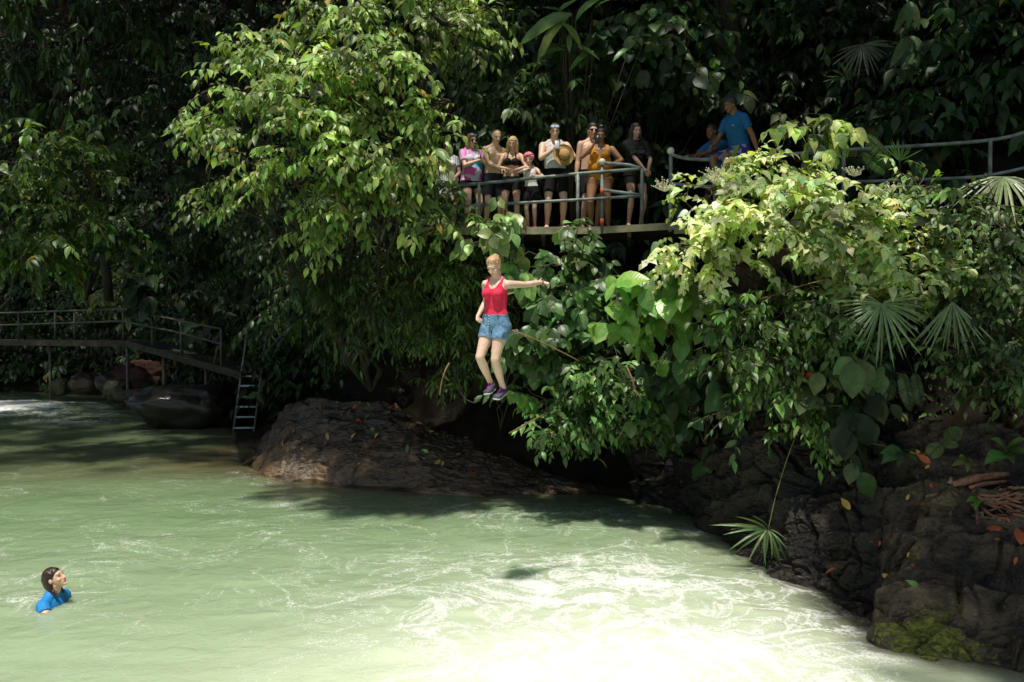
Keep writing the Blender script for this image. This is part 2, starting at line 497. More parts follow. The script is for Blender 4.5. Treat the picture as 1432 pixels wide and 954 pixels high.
def water_material():
    m, nt, N, L, b = nmat('river_water')
    tc = N.new('ShaderNodeTexCoord')
    def A(n):
        a = N.new('ShaderNodeAttribute'); a.attribute_name = n; return a.outputs['Fac']
    def M(op, a, bb=None, c=None, clamp=False):
        n = N.new('ShaderNodeMath'); n.operation = op; n.use_clamp = clamp
        for i, q in enumerate((a, bb, c)):
            if q is None: continue
            if isinstance(q, (int, float)): n.inputs[i].default_value = q
            else: L.new(q, n.inputs[i])
        return n.outputs[0]
    def NZ(scale, detail, dist, sc=(1, 1, 1), rough=.5, off=(0, 0, 0)):
        mp = N.new('ShaderNodeMapping'); mp.inputs['Scale'].default_value = sc; mp.inputs['Location'].default_value = off
        L.new(tc.outputs['Object'], mp.inputs['Vector'])
        n = N.new('ShaderNodeTexNoise'); n.inputs['Scale'].default_value = scale; n.inputs['Detail'].default_value = detail
        n.inputs['Distortion'].default_value = dist; n.inputs['Roughness'].default_value = rough
        L.new(mp.outputs['Vector'], n.inputs['Vector'])
        return n.outputs['Fac']
    def RIDGE(n, k): return M('SUBTRACT', 1.0, M('MULTIPLY', M('ABSOLUTE', M('SUBTRACT', n, .5)), k), clamp=True)
    foam_a, shal_shade = A('foam'), A('shallows_and_shade')
    l1 = RIDGE(NZ(.6, 8, .9, (1, 1.1, 1), .55), 20)            # long lines of foam
    l2 = RIDGE(NZ(1.5, 8, 1.0, (1, 1.1, 1), .64, (3, 7, 0)), 14)   # finer lacework
    fine = NZ(34, 5, .4, (1, 1.1, 1), .75)
    patch = NZ(.55, 4, .8, (1, 1.2, 1), .6, (11, 2, 0))
    lines = M('MAXIMUM', l1, M('MULTIPLY', l2, .85))
    v = M('MULTIPLY', lines, .34)
    v = M('ADD', v, M('MULTIPLY', fine, 1.0))
    v = M('ADD', v, M('MULTIPLY', patch, .55))
    v = M('ADD', v, M('MULTIPLY', foam_a, .47))
    mr = N.new('ShaderNodeMapRange'); mr.interpolation_type = 'SMOOTHSTEP'
    mr.inputs['From Min'].default_value = 1.1; mr.inputs['From Max'].default_value = 1.58
    L.new(v, mr.inputs['Value'])
    mask = mr.outputs['Result']
    # body colour: milky green, browner over the shallows and in painted shade, paler with air bubbles and painted glow
    big = NZ(.3, 3, .5)
    c1 = N.new('ShaderNodeMix'); c1.data_type = 'RGBA'
    c1.inputs['A'].default_value = (.165, .255, .13, 1); c1.inputs['B'].default_value = (.215, .31, .16, 1)
    L.new(big, c1.inputs['Factor'])
    c2 = N.new('ShaderNodeMix'); c2.data_type = 'RGBA'
    L.new(M('MULTIPLY', A('bubble_glow'), 1.0, clamp=True), c2.inputs['Factor']); L.new(c1.outputs['Result'], c2.inputs['A']); c2.inputs['B'].default_value = (.8, .88, .65, 1)
    c3 = N.new('ShaderNodeMix'); c3.data_type = 'RGBA'
    L.new(M('MULTIPLY', shal_shade, .85, clamp=True), c3.inputs['Factor']); L.new(c2.outputs['Result'], c3.inputs['A']); c3.inputs['B'].default_value = (.10, .075, .035, 1)
    c4 = N.new('ShaderNodeMix'); c4.data_type = 'RGBA'
    L.new(mask, c4.inputs['Factor']); L.new(c3.outputs['Result'], c4.inputs['A']); c4.inputs['B'].default_value = (.84, .86, .8, 1)
    L.new(c4.outputs['Result'], b.inputs['Base Color'])
    L.new(M('ADD', M('MULTIPLY', mask, .5), .07), b.inputs['Roughness'])
    b.inputs['IOR'].default_value = 1.33
    b.inputs['Subsurface Weight'].default_value = .85; b.inputs['Subsurface Radius'].default_value = (.7, .9, .6); b.inputs['Subsurface Scale'].default_value = .8
    h = M('ADD', M('MULTIPLY', NZ(3.2, 4, 1.0, (1, 1.2, 1), .55), .6), M('MULTIPLY', NZ(15, 3, .7, (1, 1.1, 1)), .2))
    h = M('ADD', h, M('MULTIPLY', mask, .3))
    bp = N.new('ShaderNodeBump'); bp.inputs['Strength'].default_value = .55; bp.inputs['Distance'].default_value = .05
    L.new(h, bp.inputs['Height']); L.new(bp.outputs['Normal'], b.inputs['Normal'])
    # clear rim of water over the stones at the edge
    tr = N.new('ShaderNodeBsdfTransparent'); tr.inputs['Color'].default_value = (.75, .7, .55, 1)
    e = N.new('ShaderNodeMapRange'); e.inputs['From Min'].default_value = .75; e.inputs['From Max'].default_value = 1.0; e.inputs['To Max'].default_value = .65
    L.new(A('edge'), e.inputs['Value'])
    ms = N.new('ShaderNodeMixShader'); L.new(e.outputs['Result'], ms.inputs['Fac'])
    L.new(b.outputs[0], ms.inputs[1]); L.new(tr.outputs[0], ms.inputs[2]); L.new(ms.outputs[0], N['Material Output'].inputs['Surface'])
    return m
wat = link('water', mesh_np('water', np.stack([x, y, zz], 1), [grid_faces(len(wx), len(wy))],
           attrs={'foam': foam, 'bubble_glow': np.clip(.2 * sstep(14.5, 7, y) + .66 * gs(1.0, 7.5, 1.8, 1.1) + .26 * gs(1.5, 9.6, 2.0, 1.9) + .12 * gs(-1.2, 7.0, 2.0, .9), 0, 1), 'shallows_and_shade': np.clip(shallows_and_shade, 0, 1), 'edge': np.clip(np.exp(sd / .3), 0, 1)}), water_material())  # near water whitened for air bubbles and a bright glow painted in
tag(wat, kind='structure')

# ------------------------------------------------------------------ rocks
def patch(front, back, nu, nv, bulge, disp):
    """rock face between a line at the water and a line along its top; disp(P, n, s, t) pushes it along its normal"""
    s = np.linspace(0, 1, nu); t = np.linspace(0, 1, nv)
    A = spline(front, nu); B = spline(back, nu)
    P = A[:, None] + (B - A)[:, None] * t[None, :, None]
    du = np.gradient(P, axis=0); dv = np.gradient(P, axis=1)
    n = nrm(np.cross(du, dv))
    n = np.where((n[..., 2:3] < 0), -n, n)
    P = P + n * (bulge * np.sin(np.pi * t) ** .8)[None, :, None]
    S_, T_ = np.meshgrid(s, t, indexing='ij')
    q = P.reshape(-1, 3); nn = n.reshape(-1, 3)
    d = disp(q, nn, S_.ravel(), T_.ravel())
    q = q + nn * d[:, None]
    return q, grid_faces(nu, nv), S_.ravel(), T_.ravel(), d
def cracks(P, seed=0.0):
    w = P + .35 * np.stack([fbm(P * .9 + 51, 2), fbm(P * .9 + 61, 2), fbm(P * .9 + 71, 2)], 1)
    return np.maximum(np.exp(-(perlin(w * np.array([.8, 1.2, 1.6]) + seed) / .022) ** 2), .7 * np.exp(-(perlin(w * np.array([1.9, 2.6, 3.2]) + seed + 9) / .03) ** 2))
def strata(P, along, across, f=1.6, amp=.13, seed=0.0, lump=1.0):
    """tilted layers with broken edges"""
    a = nrm(np.array(along)); c = nrm(np.array(across))
    q = P + .22 * np.stack([fbm(P * 1.1 + 3 + seed, 3), fbm(P * 1.1 + 13 + seed, 3), fbm(P * 1.1 + 23 + seed, 3)], 1)
    u = q @ a; w = q @ c
    k = w * f + .8 * fbm(np.stack([u * .35, w * .5, 0 * u + seed], 1), 3)
    fr = k - np.floor(k)
    saw = np.where(fr < .8, fr / .8, (1 - fr) / .2)
    lvl = perlin(np.stack([np.floor(k) * 3.7 + .5, u * .45, 0 * u + seed], 1))
    fine = ridged(np.stack([u * 1.3, w * 4.5, (q[:, 2]) * 2], 1), 5, .55)
    cells = fbm(P * 3.1 + seed, 4)
    k2 = np.floor(k); blk = np.floor(u * 1.1 + 2.3 * np.sin(k2 * 5.1) + .5 * perlin(P * 1.2 + 40))
    bl = np.sin(k2 * 12.9898 + blk * 78.233) * 43758.5453; bl = bl - np.floor(bl) - .5
    return -.55 * lump * amp * cracks(P, seed) + .55 * amp * bl + amp * (saw - .5) * (.8 + lvl) + .3 * amp * fine + .45 * lump * amp * cells + lump * amp * 1.5 * fbm(P * .55 + seed, 3)

front = [WZ(u, v) + np.array([0, -.12, -.3]) for u, v in ((330, 642), (350, 657), (400, 676), (440, 674), (500, 683), (560, 684), (600, 698), (680, 699), (740, 696), (800, 694), (880, 700), (930, 712))]
back = [W(u, v, d) for u, v, d in ((352, 640, 18.9), (372, 606, 19.4), (398, 568, 19.5), (440, 552, 19.0), (490, 560, 18.7), (546, 562, 18.4), (600, 592, 17.9), (640, 602, 17.6), (700, 628, 17.1), (785, 664, 16.6), (860, 682, 16.3), (930, 690, 16.1))]
def dledge(P, n, s, t):
    w = sstep(0, .12, t) * .8 + .2
    return strata(P, (1, -.25, -.42), (.3, .85, .5), 1.5, .15, 0.0, .4) * w + .06 * sstep(.02, .2, t) * sstep(0, .1, s) - .2 * t - .1 * sstep(.12, 0, s)
q, F, s_, t_, d_ = patch(front, back, 420, 200, .0, dledge)
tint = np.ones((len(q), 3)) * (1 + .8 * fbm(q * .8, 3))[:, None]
tint *= (1 - .4 * cracks(q))[:, None] * np.clip(1.45 - 1.1 * t_, .3, 1.4)[:, None] * np.where(t_ < .1, .7, 1)[:, None]  # darkness of the upper ledge is painted into the tint
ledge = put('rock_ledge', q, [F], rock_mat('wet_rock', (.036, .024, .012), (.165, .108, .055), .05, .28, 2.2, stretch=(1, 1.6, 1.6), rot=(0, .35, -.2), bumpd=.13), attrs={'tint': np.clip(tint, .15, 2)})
ledge.active_material.node_tree.nodes['Principled BSDF'].inputs['Specular IOR Level'].default_value = .65
tag(ledge, 'wet brown layered rock ledge sloping into the river below the jumper', 'rock')

front = [WZ(u, v) + np.array([-.08, -.1, -.3]) for u, v in ((900, 706), (950, 715), (1020, 752), (1080, 797), (1135, 828), (1165, 842), (1195, 885), (1225, 905), (1290, 918), (1360, 932), (1440, 946), (1560, 975), (1800, 1010))]
back = [W(u, v, d) for u, v, d in ((880, 560, 15.6), (940, 540, 15), (1000, 545, 13.9), (1060, 560, 13), (1120, 580, 12.2), (1180, 590, 11.8), (1230, 596, 11.6), (1280, 600, 11.3), (1330, 600, 11), (1380, 600, 10.9), (1450, 590, 10.8), (1560, 580, 10.6), (1800, 560, 10.5))]
def dright(P, n, s, t):
    w = sstep(0, .1, t) * .85 + .15
    lump = .3 * np.exp(-((s - .66) / .085) ** 2 - ((t - .17) / .15) ** 2) + .25 * np.exp(-((s - .8) / .1) ** 2 - ((t - .3) / .15) ** 2)
    gully = -.35 * np.exp(-((s - .535) / .035) ** 2) * sstep(.6, .1, t)
    return strata(P, (.75, -.45, -.3), (.3, .6, .75), 1.9, .22, 5.0) * w + lump + gully
q, F, s_, t_, d_ = patch(front, back, 460, 240, .05, dright)
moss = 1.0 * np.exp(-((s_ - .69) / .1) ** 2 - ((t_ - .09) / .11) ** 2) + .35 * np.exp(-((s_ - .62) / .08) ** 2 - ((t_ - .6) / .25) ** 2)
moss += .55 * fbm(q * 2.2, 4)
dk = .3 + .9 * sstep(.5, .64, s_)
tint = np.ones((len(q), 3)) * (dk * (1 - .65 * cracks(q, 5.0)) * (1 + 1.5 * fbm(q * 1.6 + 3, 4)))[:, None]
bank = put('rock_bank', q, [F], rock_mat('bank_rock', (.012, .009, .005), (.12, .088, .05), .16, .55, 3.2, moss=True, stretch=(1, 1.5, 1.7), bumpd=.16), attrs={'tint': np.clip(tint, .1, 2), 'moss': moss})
tag(bank, 'dark cracked rock bank with a moss covered foot, right of the pool', 'rock')

def stone(name, label, c, r, mat, seed, flat=.0, group=None, nu=64, nv=40, und=0.0):
    V, F = ball((0, 0, 0), 1, nu, nv)
    d = V.copy()
    e = np.sign(V) * np.abs(V) ** .8
    V = e * (1 + .3 * fbm(d * 1.1 + seed, 4) + .05 * ridged(d * 2.2 + seed, 3) + .03 * fbm(d * 6 + seed, 3))[:, None]
    low = np.clip(-V[:, 2], 0, 1)
    V[:, 0] *= 1 - und * low; V[:, 1] *= 1 - und * low
    V[:, 2] = np.where(V[:, 2] > 0, V[:, 2] * (1 - flat), V[:, 2])
    V = V * np.array(r) + np.array(c)
    o = put(name, V, F, mat, attrs={'tint': np.ones((len(V), 3)), 'moss': np.clip(.3 + V[:, 2] * .1, 0, 1)})
    return tag(o, label, 'rock', group)
M_BOULD = rock_mat('boulder_stone', (.016, .014, .01), (.05, .042, .03), .12, .4, 1.3, bumpd=.03)
M_STONE = rock_mat('river_stone', (.045, .03, .018), (.13, .085, .05), .4, .7, 2, bumpd=.03)
M_MSTONE = rock_mat('mossy_stone', (.03, .03, .015), (.1, .1, .035), .5, .8, 3, bumpd=.03)
stone('boulder', 'large smooth dark grey boulder in the river left of the ladder', W(259, 569, 25.7), (1.45, 1.1, .74), M_BOULD, 1.0, .12, und=.38)
stone('boulder', 'lower dark boulder wedged between the big smooth boulder and the ladder', W(312, 576, 26.2), (.62, .8, .55), M_BOULD, 4.0, .1, und=.2)
stone('river_stone', 'small greenish round stone at the rapids, leftmost of the stone row', W(84, 541, 33.2), (.36, .4, .3), M_MSTONE, 2.0)
stone('river_stone', 'flat purplish brown stone second in the row under the boardwalk', W(121, 535, 33.2), (.58, .5, .34), M_STONE, 5.0)
stone('river_stone', 'orange brown rounded stone beside the reddish rubble under the boardwalk', W(154, 536, 32.6), (.46, .45, .32), M_STONE, 8.0)
stone('river_stone', 'olive round stone touching the mossy patch left of the big boulder', W(164, 547, 30.8), (.4, .4, .38), M_MSTONE, 11.0)
stone('river_stone', 'low mossy rock slab at the water left of the big boulder', W(186, 554, 29.6), (.62, .5, .22), M_MSTONE, 13.0)
# reddish heap of leaf litter and broken stone under the ramp
M_RUB = simple('rubble', (.07, .03, .016), .85, .8, 30, .5)
V, F = ball((0, 0, 0), 1, 70, 40)
V = V * (1 + .3 * fbm(V * 2.2 + 4, 5) + .12 * ridged(V * 5, 3))[:, None] * np.array([1.15, .8, .62]) + W(203, 530, 33)
tag(put('rubble_heap', V, F, M_RUB), 'reddish brown heap of rubble and litter under the boardwalk ramp', 'rubble')

# ------------------------------------------------------------------ viewing platform
M_PIPE = simple('painted_pipe', (.15, .185, .165), .5, .3, 30, .6, vscale=7)
M_DECK = simple('deck_edge', (.21, .2, .12), .8, .6, 18, .4, vscale=5)
M_DECKTOP = simple('deck_boards', (.085, .05, .035), .8, .5, 20, .35)
M_OLD = simple('weathered_rail', (.11, .11, .08), .6, .4, 25, .4)
M_BALL = simple('white_ball', (.62, .66, .5), .5, .1, 30, .1)
M_TAPE = simple('orange_tape', (.42, .09, .03), .6, .1, 30, .2)
M_RAILG = simple('grey_rail', (.21, .235, .215), .48, .3, 30, .5, vscale=7)

vp = thing('viewing_platform', 'raised jumping platform with grey pipe railings where the onlookers stand', 'platform', W(832, 440, 14.9))
ZD = 4.79
def flat(u, d, z): 
    p = W(u, 400, d); return np.array([p[0], p[1], z])
def slab(poly, z0, z1):
    n = len(poly)
    V = np.array([(p[0], p[1], z0) for p in poly] + [(p[0], p[1], z1) for p in poly])
    F = [np.array([list(range(n))[::-1], list(range(n, 2 * n))])] + [np.array([(i, (i + 1) % n, n + (i + 1) % n, n + i) for i in range(n)])]
    return V, F
pl = [flat(560, 14.75, 0), flat(842, 14.6, 0), flat(955, 13.9, 0), flat(1000, 13.85, 0), flat(1000, 16.6, 0), flat(560, 16.9, 0)]
m = MB(); m.add(*slab(pl, ZD - .04, ZD)); m.put('deck', M_DECKTOP, vp, smooth=False)
pr = [flat(1004, 13.85, 0), flat(1180, 13.6, 0), flat(1385, 13.3, 0), flat(1500, 13.0, 0), flat(1500, 14.4, 0), flat(1004, 15.2, 0)]
m = MB(); m.add(*slab(pr, ZD - .08, ZD - .04)); m.put('deck', M_DECKTOP, vp, smooth=False)
def beam(a, b, z0, z1, th=.06):
    a, b = np.array(a[:2]), np.array(b[:2]); t = nrm(b - a); n = np.array([-t[1], t[0]]) * th / 2
    return slab([(*(a - n),), (*(b - n),), (*(b + n),), (*(a + n),)], z0, z1)
for a, b, h in ((pl[0], pl[1], .13), (pl[1], pl[2], .12), (pr[0], pr[1], .12), (pr[1], pr[2], .12), (pr[2], pr[3], .12)):
    off = np.array([0, -.035, 0])
    m = MB(); m.add(*beam(a + off, b + off, ZD - h, ZD - .005)); m.put('edge_beam', M_DECK, vp, smooth=False)
m = MB(); m.add(*beam(flat(943, 13.86, 0), flat(960, 13.8, 0), ZD - .2, ZD + .02, .1)); m.put('beam_end', M_DECK, vp, smooth=False)
for u, d, r, zb in ((831, 14.75, .055, 1.2), (1010, 14.1, .05, 2.4), (1180, 13.9, .05, 2.6), (1390, 13.6, .05, 2.8)):
    p = flat(u, d, 0)
    m = MB(); m.add(*tube([(p[0], p[1], zb), (p[0], p[1], ZD - .05)], r, 10)); m.put('support_post', M_OLD, vp)
for u in (640, 760, 880):
    a, b = flat(u, 14.72, 0), flat(u, 16.6, 0)
    m = MB(); m.add(*beam(a + np.array([0, .05, 0]), b, ZD - .16, ZD - .045, .07)); m.put('joist', M_DECK, vp, smooth=False)

def rail_post(u, v, d, zb, mat, r=.03, par=None, ballr=0, tape=()):
    p = W(u, v, d)
    m = MB(); m.add(*tube([(p[0], p[1], zb), (p[0], p[1], p[2])], r, 10))
    o = m.put('post', mat, par)
    if ballr:
        m = MB(); m.add(*ball(p + np.array([0, 0, ballr * .5]), ballr, 16, 10)); m.put('ball_cap', M_BALL, o)
    for vt in tape:
        q = W(u, vt, d)
        m = MB(); m.add(*tube([(q[0], q[1], q[2] - .06), (q[0], q[1], q[2] + .06)], r + .005, 10)); m.put('orange_tape', M_TAPE, o)
    return o
def rail(pts, r, name, mat, par, n=0):
    P = np.array([W(*p) for p in pts])
    if n: P = spline(P, n)
    m = MB(); m.add(*tube(P, r, 10)); return m.put(name, mat, par)
# left railing
for u, v, d in ((612, 261, 14.75), (670, 257, 14.7), (808, 243, 14.6)):
    rail_post(u, v, d, ZD - .1, M_PIPE, par=vp)
rail_post(842, 229, 14.5, ZD - .12, M_PIPE, par=vp, ballr=.06, tape=(268, 311))
rail_post(898, 236, 14.3, ZD - .02, M_PIPE, par=vp)
rail([(560, 264, 14.8), (670, 257, 14.7), (808, 243, 14.6), (898, 236, 14.3)], .027, 'top_rail', M_PIPE, vp)
rail([(560, 296, 14.8), (670, 287, 14.7), (808, 279.5, 14.6), (898, 274, 14.3)], .025, 'middle_rail', M_PIPE, vp)
rail([(843, 228, 14.5), (880, 231, 14.4), (898, 236, 14.3)], .03, 'return_rail', M_PIPE, vp)
rail([(843, 266, 14.5), (898, 273, 14.3)], .027, 'return_rail', M_PIPE, vp)
# right railing
rail_post(938, 214, 13.95, ZD - .15, M_RAILG, .031, vp, ballr=.062)
for u, v, d in ((1000, 223, 13.9), (1180, 210, 13.6), (1385, 196, 13.3)):
    rail_post(u, v, d, ZD - .12, M_RAILG, .031, vp)
rail([(938, 216, 13.95), (962, 222, 13.93), (1000, 223, 13.9), (1062, 219, 13.8), (1180, 210, 13.6), (1385, 196, 13.3), (1470, 172, 13.0)], .029, 'top_rail', M_RAILG, vp, 40)
rail([(940, 257, 13.95), (1000, 261, 13.9), (1180, 255, 13.6), (1320, 250, 13.4), (1385, 245, 13.3), (1470, 226, 13.0)], .026, 'middle_rail', M_RAILG, vp, 30)

# ------------------------------------------------------------------ boardwalk over the stream
M_OLDD = simple('weathered_deck', (.06, .05, .032), .85, .6, 14, .5)
bw = thing('boardwalk', 'dim railed boardwalk ramping down over the stream to the ladder', 'walkway', W(178, 535, 30))
A_, B_, C_ = W(-120, 475, 39), W(178, 477, 30), W(338, 521, 25)
wid = np.array([.35, 1.35, 0])
for i, (a, b) in enumerate(((A_, B_), (B_, C_))):
    poly = [a, b, b + wid, a + wid]
    V = np.array([p - np.array([0, 0, .1]) for p in poly] + poly)
    F = [np.array([[3, 2, 1, 0], [4, 5, 6, 7], [0, 1, 5, 4], [1, 2, 6, 5], [2, 3, 7, 6], [3, 0, 4, 7]])]
    m = MB(); m.add(V, F); m.put('deck', M_OLDD, bw, smooth=False)
    m = MB()
    d0 = np.array([0, -.04, 0])
    Va = np.array([a + d0 - (0, 0, .2), b + d0 - (0, 0, .2), b + d0 + (0, 0, .01), a + d0 + (0, 0, .01)])
    m.add(np.concatenate([Va, Va + np.array([0, .035, 0])]), [np.array([[3, 2, 1, 0], [4, 5, 6, 7], [0, 1, 5, 4], [1, 2, 6, 5], [2, 3, 7, 6], [3, 0, 4, 7]])]); m.put('edge_beam', M_OLDD, bw, smooth=False)
def dd(u): return 30 + (178 - u) / 298 * 9 if u < 178 else 30 - (u - 178) / 160 * 5
def ztop(u): return np.interp(u, [-120, 172, 308], [442, 432, 460])
def zdk(u): return np.interp(u, [-120, 178, 338], [475, 477, 521])
for u in (-60, 26, 77, 104, 172, 213, 253, 309):
    d = dd(u); t, b = W(u, ztop(u), d), W(u, zdk(u) + 4, d)
    m = MB(); m.add(*tube([(t[0], t[1], b[2]), t], .04, 8)); m.put('post', M_OLD, bw)
for dv, r in ((0, .036), (17, .034)):
    pts = [W(u, ztop(u) + dv + (4 if u > 300 and dv else 0), dd(u)) for u in (-120, 0, 77, 172, 253, 309)]
    m = MB(); m.add(*tube(pts, r, 8)); m.put('top_rail' if dv == 0 else 'middle_rail', M_OLD, bw)
m = MB(); m.add(*tube([W(305, 483, dd(305)), W(298, 514, dd(298))], .03, 8)); m.put('brace', M_OLD, bw)
for u in (-40, 70, 178, 229, 288):
    d = dd(u) + .1; t = W(u, zdk(u) + 4, d)
    m = MB(); m.add(*tube([(t[0], t[1], -.6), (t[0], t[1], t[2])], .06, 8)); m.put('stilt', M_OLD, bw)
# ladder
M_LAD = simple('ladder_metal', (.5, .58, .56), .35, .1, 40, .2)
ld = thing('ladder', 'metal ladder with pale rungs leading from the boardwalk down to the water', 'ladder', W(340, 600, 25))
L0, L1 = W(349, 440, 25.6), W(326, 604, 24.9)
R0, R1 = W(376, 440, 25.5), W(355, 604, 24.8)
for a, b in ((L0, L1), (R0, R1)):
    m = MB(); m.add(*tube([a, b], .032, 8)); m.put('side_rail', M_RAILG, ld)
for v in (527.5, 541, 556, 570, 584, 599):
    t = (v - 440) / 164
    m = MB(); m.add(*tube([L0 + (L1 - L0) * t, R0 + (R1 - R0) * (t - .002)], .03, 8)); m.put('rung', M_LAD, ld)
# ------------------------------------------------------------------ leaves
def leaf_template(outline, fold=.22, curl=.25, ncol=1, wav=0.0):
    """outline: list of (t along the leaf, half width); returns verts (x across, y along, z up), quads, uv"""
    V = []; U = []
    xs = np.linspace(-1, 1, 2 * ncol + 1)
    mx = max(w for _, w in outline)
    for t, w in outline:
        for xx in xs:
            z = -curl * t * t + fold * abs(xx) * w + (wav * math.sin(t * 17 + 2 * xx) * abs(xx))
            V.append((xx * w, t, z)); U.append((.5 + .5 * xx * w / mx, t))
    n = len(xs); F = grid_faces(len(outline), n)
    return np.array(V), F, np.array(U)
T_OVATE = leaf_template([(0, .015), (.12, .13), (.35, .225), (.6, .19), (.82, .08), (1, .0)], .3, .28)
T_LANCE = leaf_template([(0, .01), (.2, .09), (.5, .13), (.8, .07), (1, .0)], .3, .3)
T_HEART = leaf_template([(-.1, .12), (0, .27), (.18, .37), (.4, .34), (.65, .2), (.85, .07), (1, .0)], .22, .32)
T_BROAD = leaf_template([(0, .03), (.1, .2), (.3, .34), (.5, .36), (.7, .28), (.87, .13), (1, .0)], .2, .3, 2, .012)
T_LONG = leaf_template([(0, .015), (.1, .07), (.3, .135), (.55, .15), (.8, .1), (.93, .045), (1, .0)], .35, .5, 1, .012)
T_STRAP = leaf_template([(0, .03), (.3, .042), (.6, .04), (.85, .022), (1, .0)], .6, .75)
T_QUICK = leaf_template([(0, .02), (.4, .24), (1, .0)], .25, .3)
T_PINN = leaf_template([(0, .02), (.3, .1), (.7, .09), (1, .0)], .3, .25)

class Leaves:
    def __init__(s): s.P = []; s.D = []; s.N = []; s.S = []; s.C = []
    def add(s, P, D, N, S_, C):
        s.P.append(P); s.D.append(D); s.N.append(N); s.S.append(S_); s.C.append(C)
    def build(s, templ):
        P = np.concatenate(s.P); D = nrm(np.concatenate(s.D)); N = np.concatenate(s.N); S_ = np.concatenate(s.S); C = np.concatenate(s.C)
        X = nrm(np.cross(D, N)); N = np.cross(X, D)
        TV, TF, TU = templ
        V = P[:, None] + S_[:, None, None] * (TV[None, :, 0:1] * X[:, None] + TV[None, :, 1:2] * D[:, None] + TV[None, :, 2:3] * N[:, None])
        k = len(TV); n = len(P)
        F = (TF[None] + (np.arange(n) * k)[:, None, None]).reshape(-1, 4)
        return V.reshape(-1, 3), [F], np.tile(TU, (n, 1)), np.repeat(C, k, 0)
    def put(s, name, templ, mat, parent):
        V, F, U, C = s.build(templ)
        return put(name, V, F, mat, parent, uv=U, attrs={'tint': C})

def tubes(paths, radii, n=4):
    """many thin stems at once: paths (N,k,3), radii (N,k)"""
    paths = np.asarray(paths, float); N, k, _ = paths.shape
    T = nrm(np.gradient(paths, axis=1))
    up = np.where(np.abs(T[..., 2:3]) < .9, np.array([0, 0, 1.0]), np.array([1.0, 0, 0]))
    X = nrm(np.cross(T, up)); Y = np.cross(T, X)
    a = np.linspace(0, 2 * np.pi, n, endpoint=False)
    V = paths[:, :, None] + radii[:, :, None, None] * (np.cos(a)[None, None, :, None] * X[:, :, None] + np.sin(a)[None, None, :, None] * Y[:, :, None])
    i = np.arange(k - 1)[:, None]; j = np.arange(n)[None]
    f = np.stack([i * n + j, i * n + (j + 1) % n, (i + 1) * n + (j + 1) % n, (i + 1) * n + j], -1).reshape(-1, 4)
    F = (f[None] + (np.arange(N) * k * n)[:, None, None]).reshape(-1, 4)
    return V.reshape(-1, 3), [F]

def tint_of(rng, n, base, var=.25, yellow=.0, patch=None):
    c = np.array(base)[None] * (1 + var * rng.normal(size=(n, 1)))
    c = c * (1 + .1 * rng.normal(size=(n, 3)))
    if patch is not None: c = c * patch[:, None]
    if yellow:
        m = rng.random(n) < yellow
        c[m] = np.array([.42, .3, .06]) * rng.uniform(.5, 1.1, (m.sum(), 1))
    return np.clip(c, .003, .8)

def sprays(L, rng, P, D, tw, m, size, base, droop=.6, var=.25, yellow=.0, patch=None, upw=1.0, twigs=None, whorl=False, sag=.35, facing=.35):
    """twigs of m leaves each, starting at P and heading along D"""
    N = len(P)
    D = nrm(D)
    lens = tw * rng.uniform(.65, 1.3, N)
    sag_ = sag * rng.uniform(.4, 1.3, N)
    t = (np.arange(m) + .6) / m
    if whorl: t = .35 + .65 * t
    pt = P[:, None] + D[:, None] * (lens[:, None, None] * t[None, :, None]) - np.array([0, 0, 1.0]) * (sag_ * lens)[:, None, None] * (t ** 2)[None, :, None]
    dd = nrm(D[:, None] - np.array([0, 0, 1.0]) * (2 * sag_)[:, None, None] * t[None, :, None])
    side = nrm(np.cross(dd, np.array([0, 0, 1.0]) + .3 * rng.normal(size=(N, 1, 3))))
    sg = np.where(np.arange(m) % 2 == 0, 1.0, -1.0)[None, :, None]
    fwd = (.3 + .7 * t ** 2)[None, :, None]
    ld = dd * fwd + side * sg * (1.05 - .7 * (t ** 3))[None, :, None] + .22 * rng.normal(size=(N, m, 3)) - np.array([0, 0, 1.0]) * droop * rng.uniform(.5, 1.4, (N, m, 1))
    out = nrm(np.array([0, -1.0, 0])[None, None] + .5 * dd)
    ln = np.array([0, 0, 1.0]) * upw + facing * out + .38 * rng.normal(size=(N, m, 3))
    sz = size * rng.uniform(.45, 1.25, (N, m)) * rng.uniform(.75, 1.2, (N, 1)) * (1.0 - .25 * np.abs(t - .5) * 2)[None]
    pp = np.repeat(patch, m) if patch is not None else None
    L.add(pt.reshape(-1, 3), ld.reshape(-1, 3), ln.reshape(-1, 3), sz.ravel(), tint_of(rng, N * m, base, var, yellow, pp))
    if twigs is not None:
        tt = np.linspace(0, 1, 4)
        q = P[:, None] + D[:, None] * (lens[:, None, None] * tt[None, :, None]) - np.array([0, 0, 1.0]) * (sag_ * lens)[:, None, None] * (tt ** 2)[None, :, None]
        twigs.append((q, np.repeat(np.linspace(.008, .003, 4)[None], N, 0)))

def in_blobs(rng, blobs, n, shell=.5, front=True):
    """points in ellipsoids (centre, radii, weight), with outward directions, favouring the outer shell"""
    w = np.array([b[2] for b in blobs], float); w /= w.sum()
    idx = rng.choice(len(blobs), n, p=w)
    c = np.array([b[0] for b in blobs])[idx]; r = np.array([np.broadcast_to(b[1], 3) for b in blobs])[idx]
    d = nrm(rng.normal(size=(n, 3)))
    if front:
        flip = (d[:, 1] > .2) & (rng.random(n) < .7)
        d[flip, 1] *= -1
    u = shell + (1 - shell) * rng.random(n) ** .6
    return c + d * r * u[:, None], d, idx

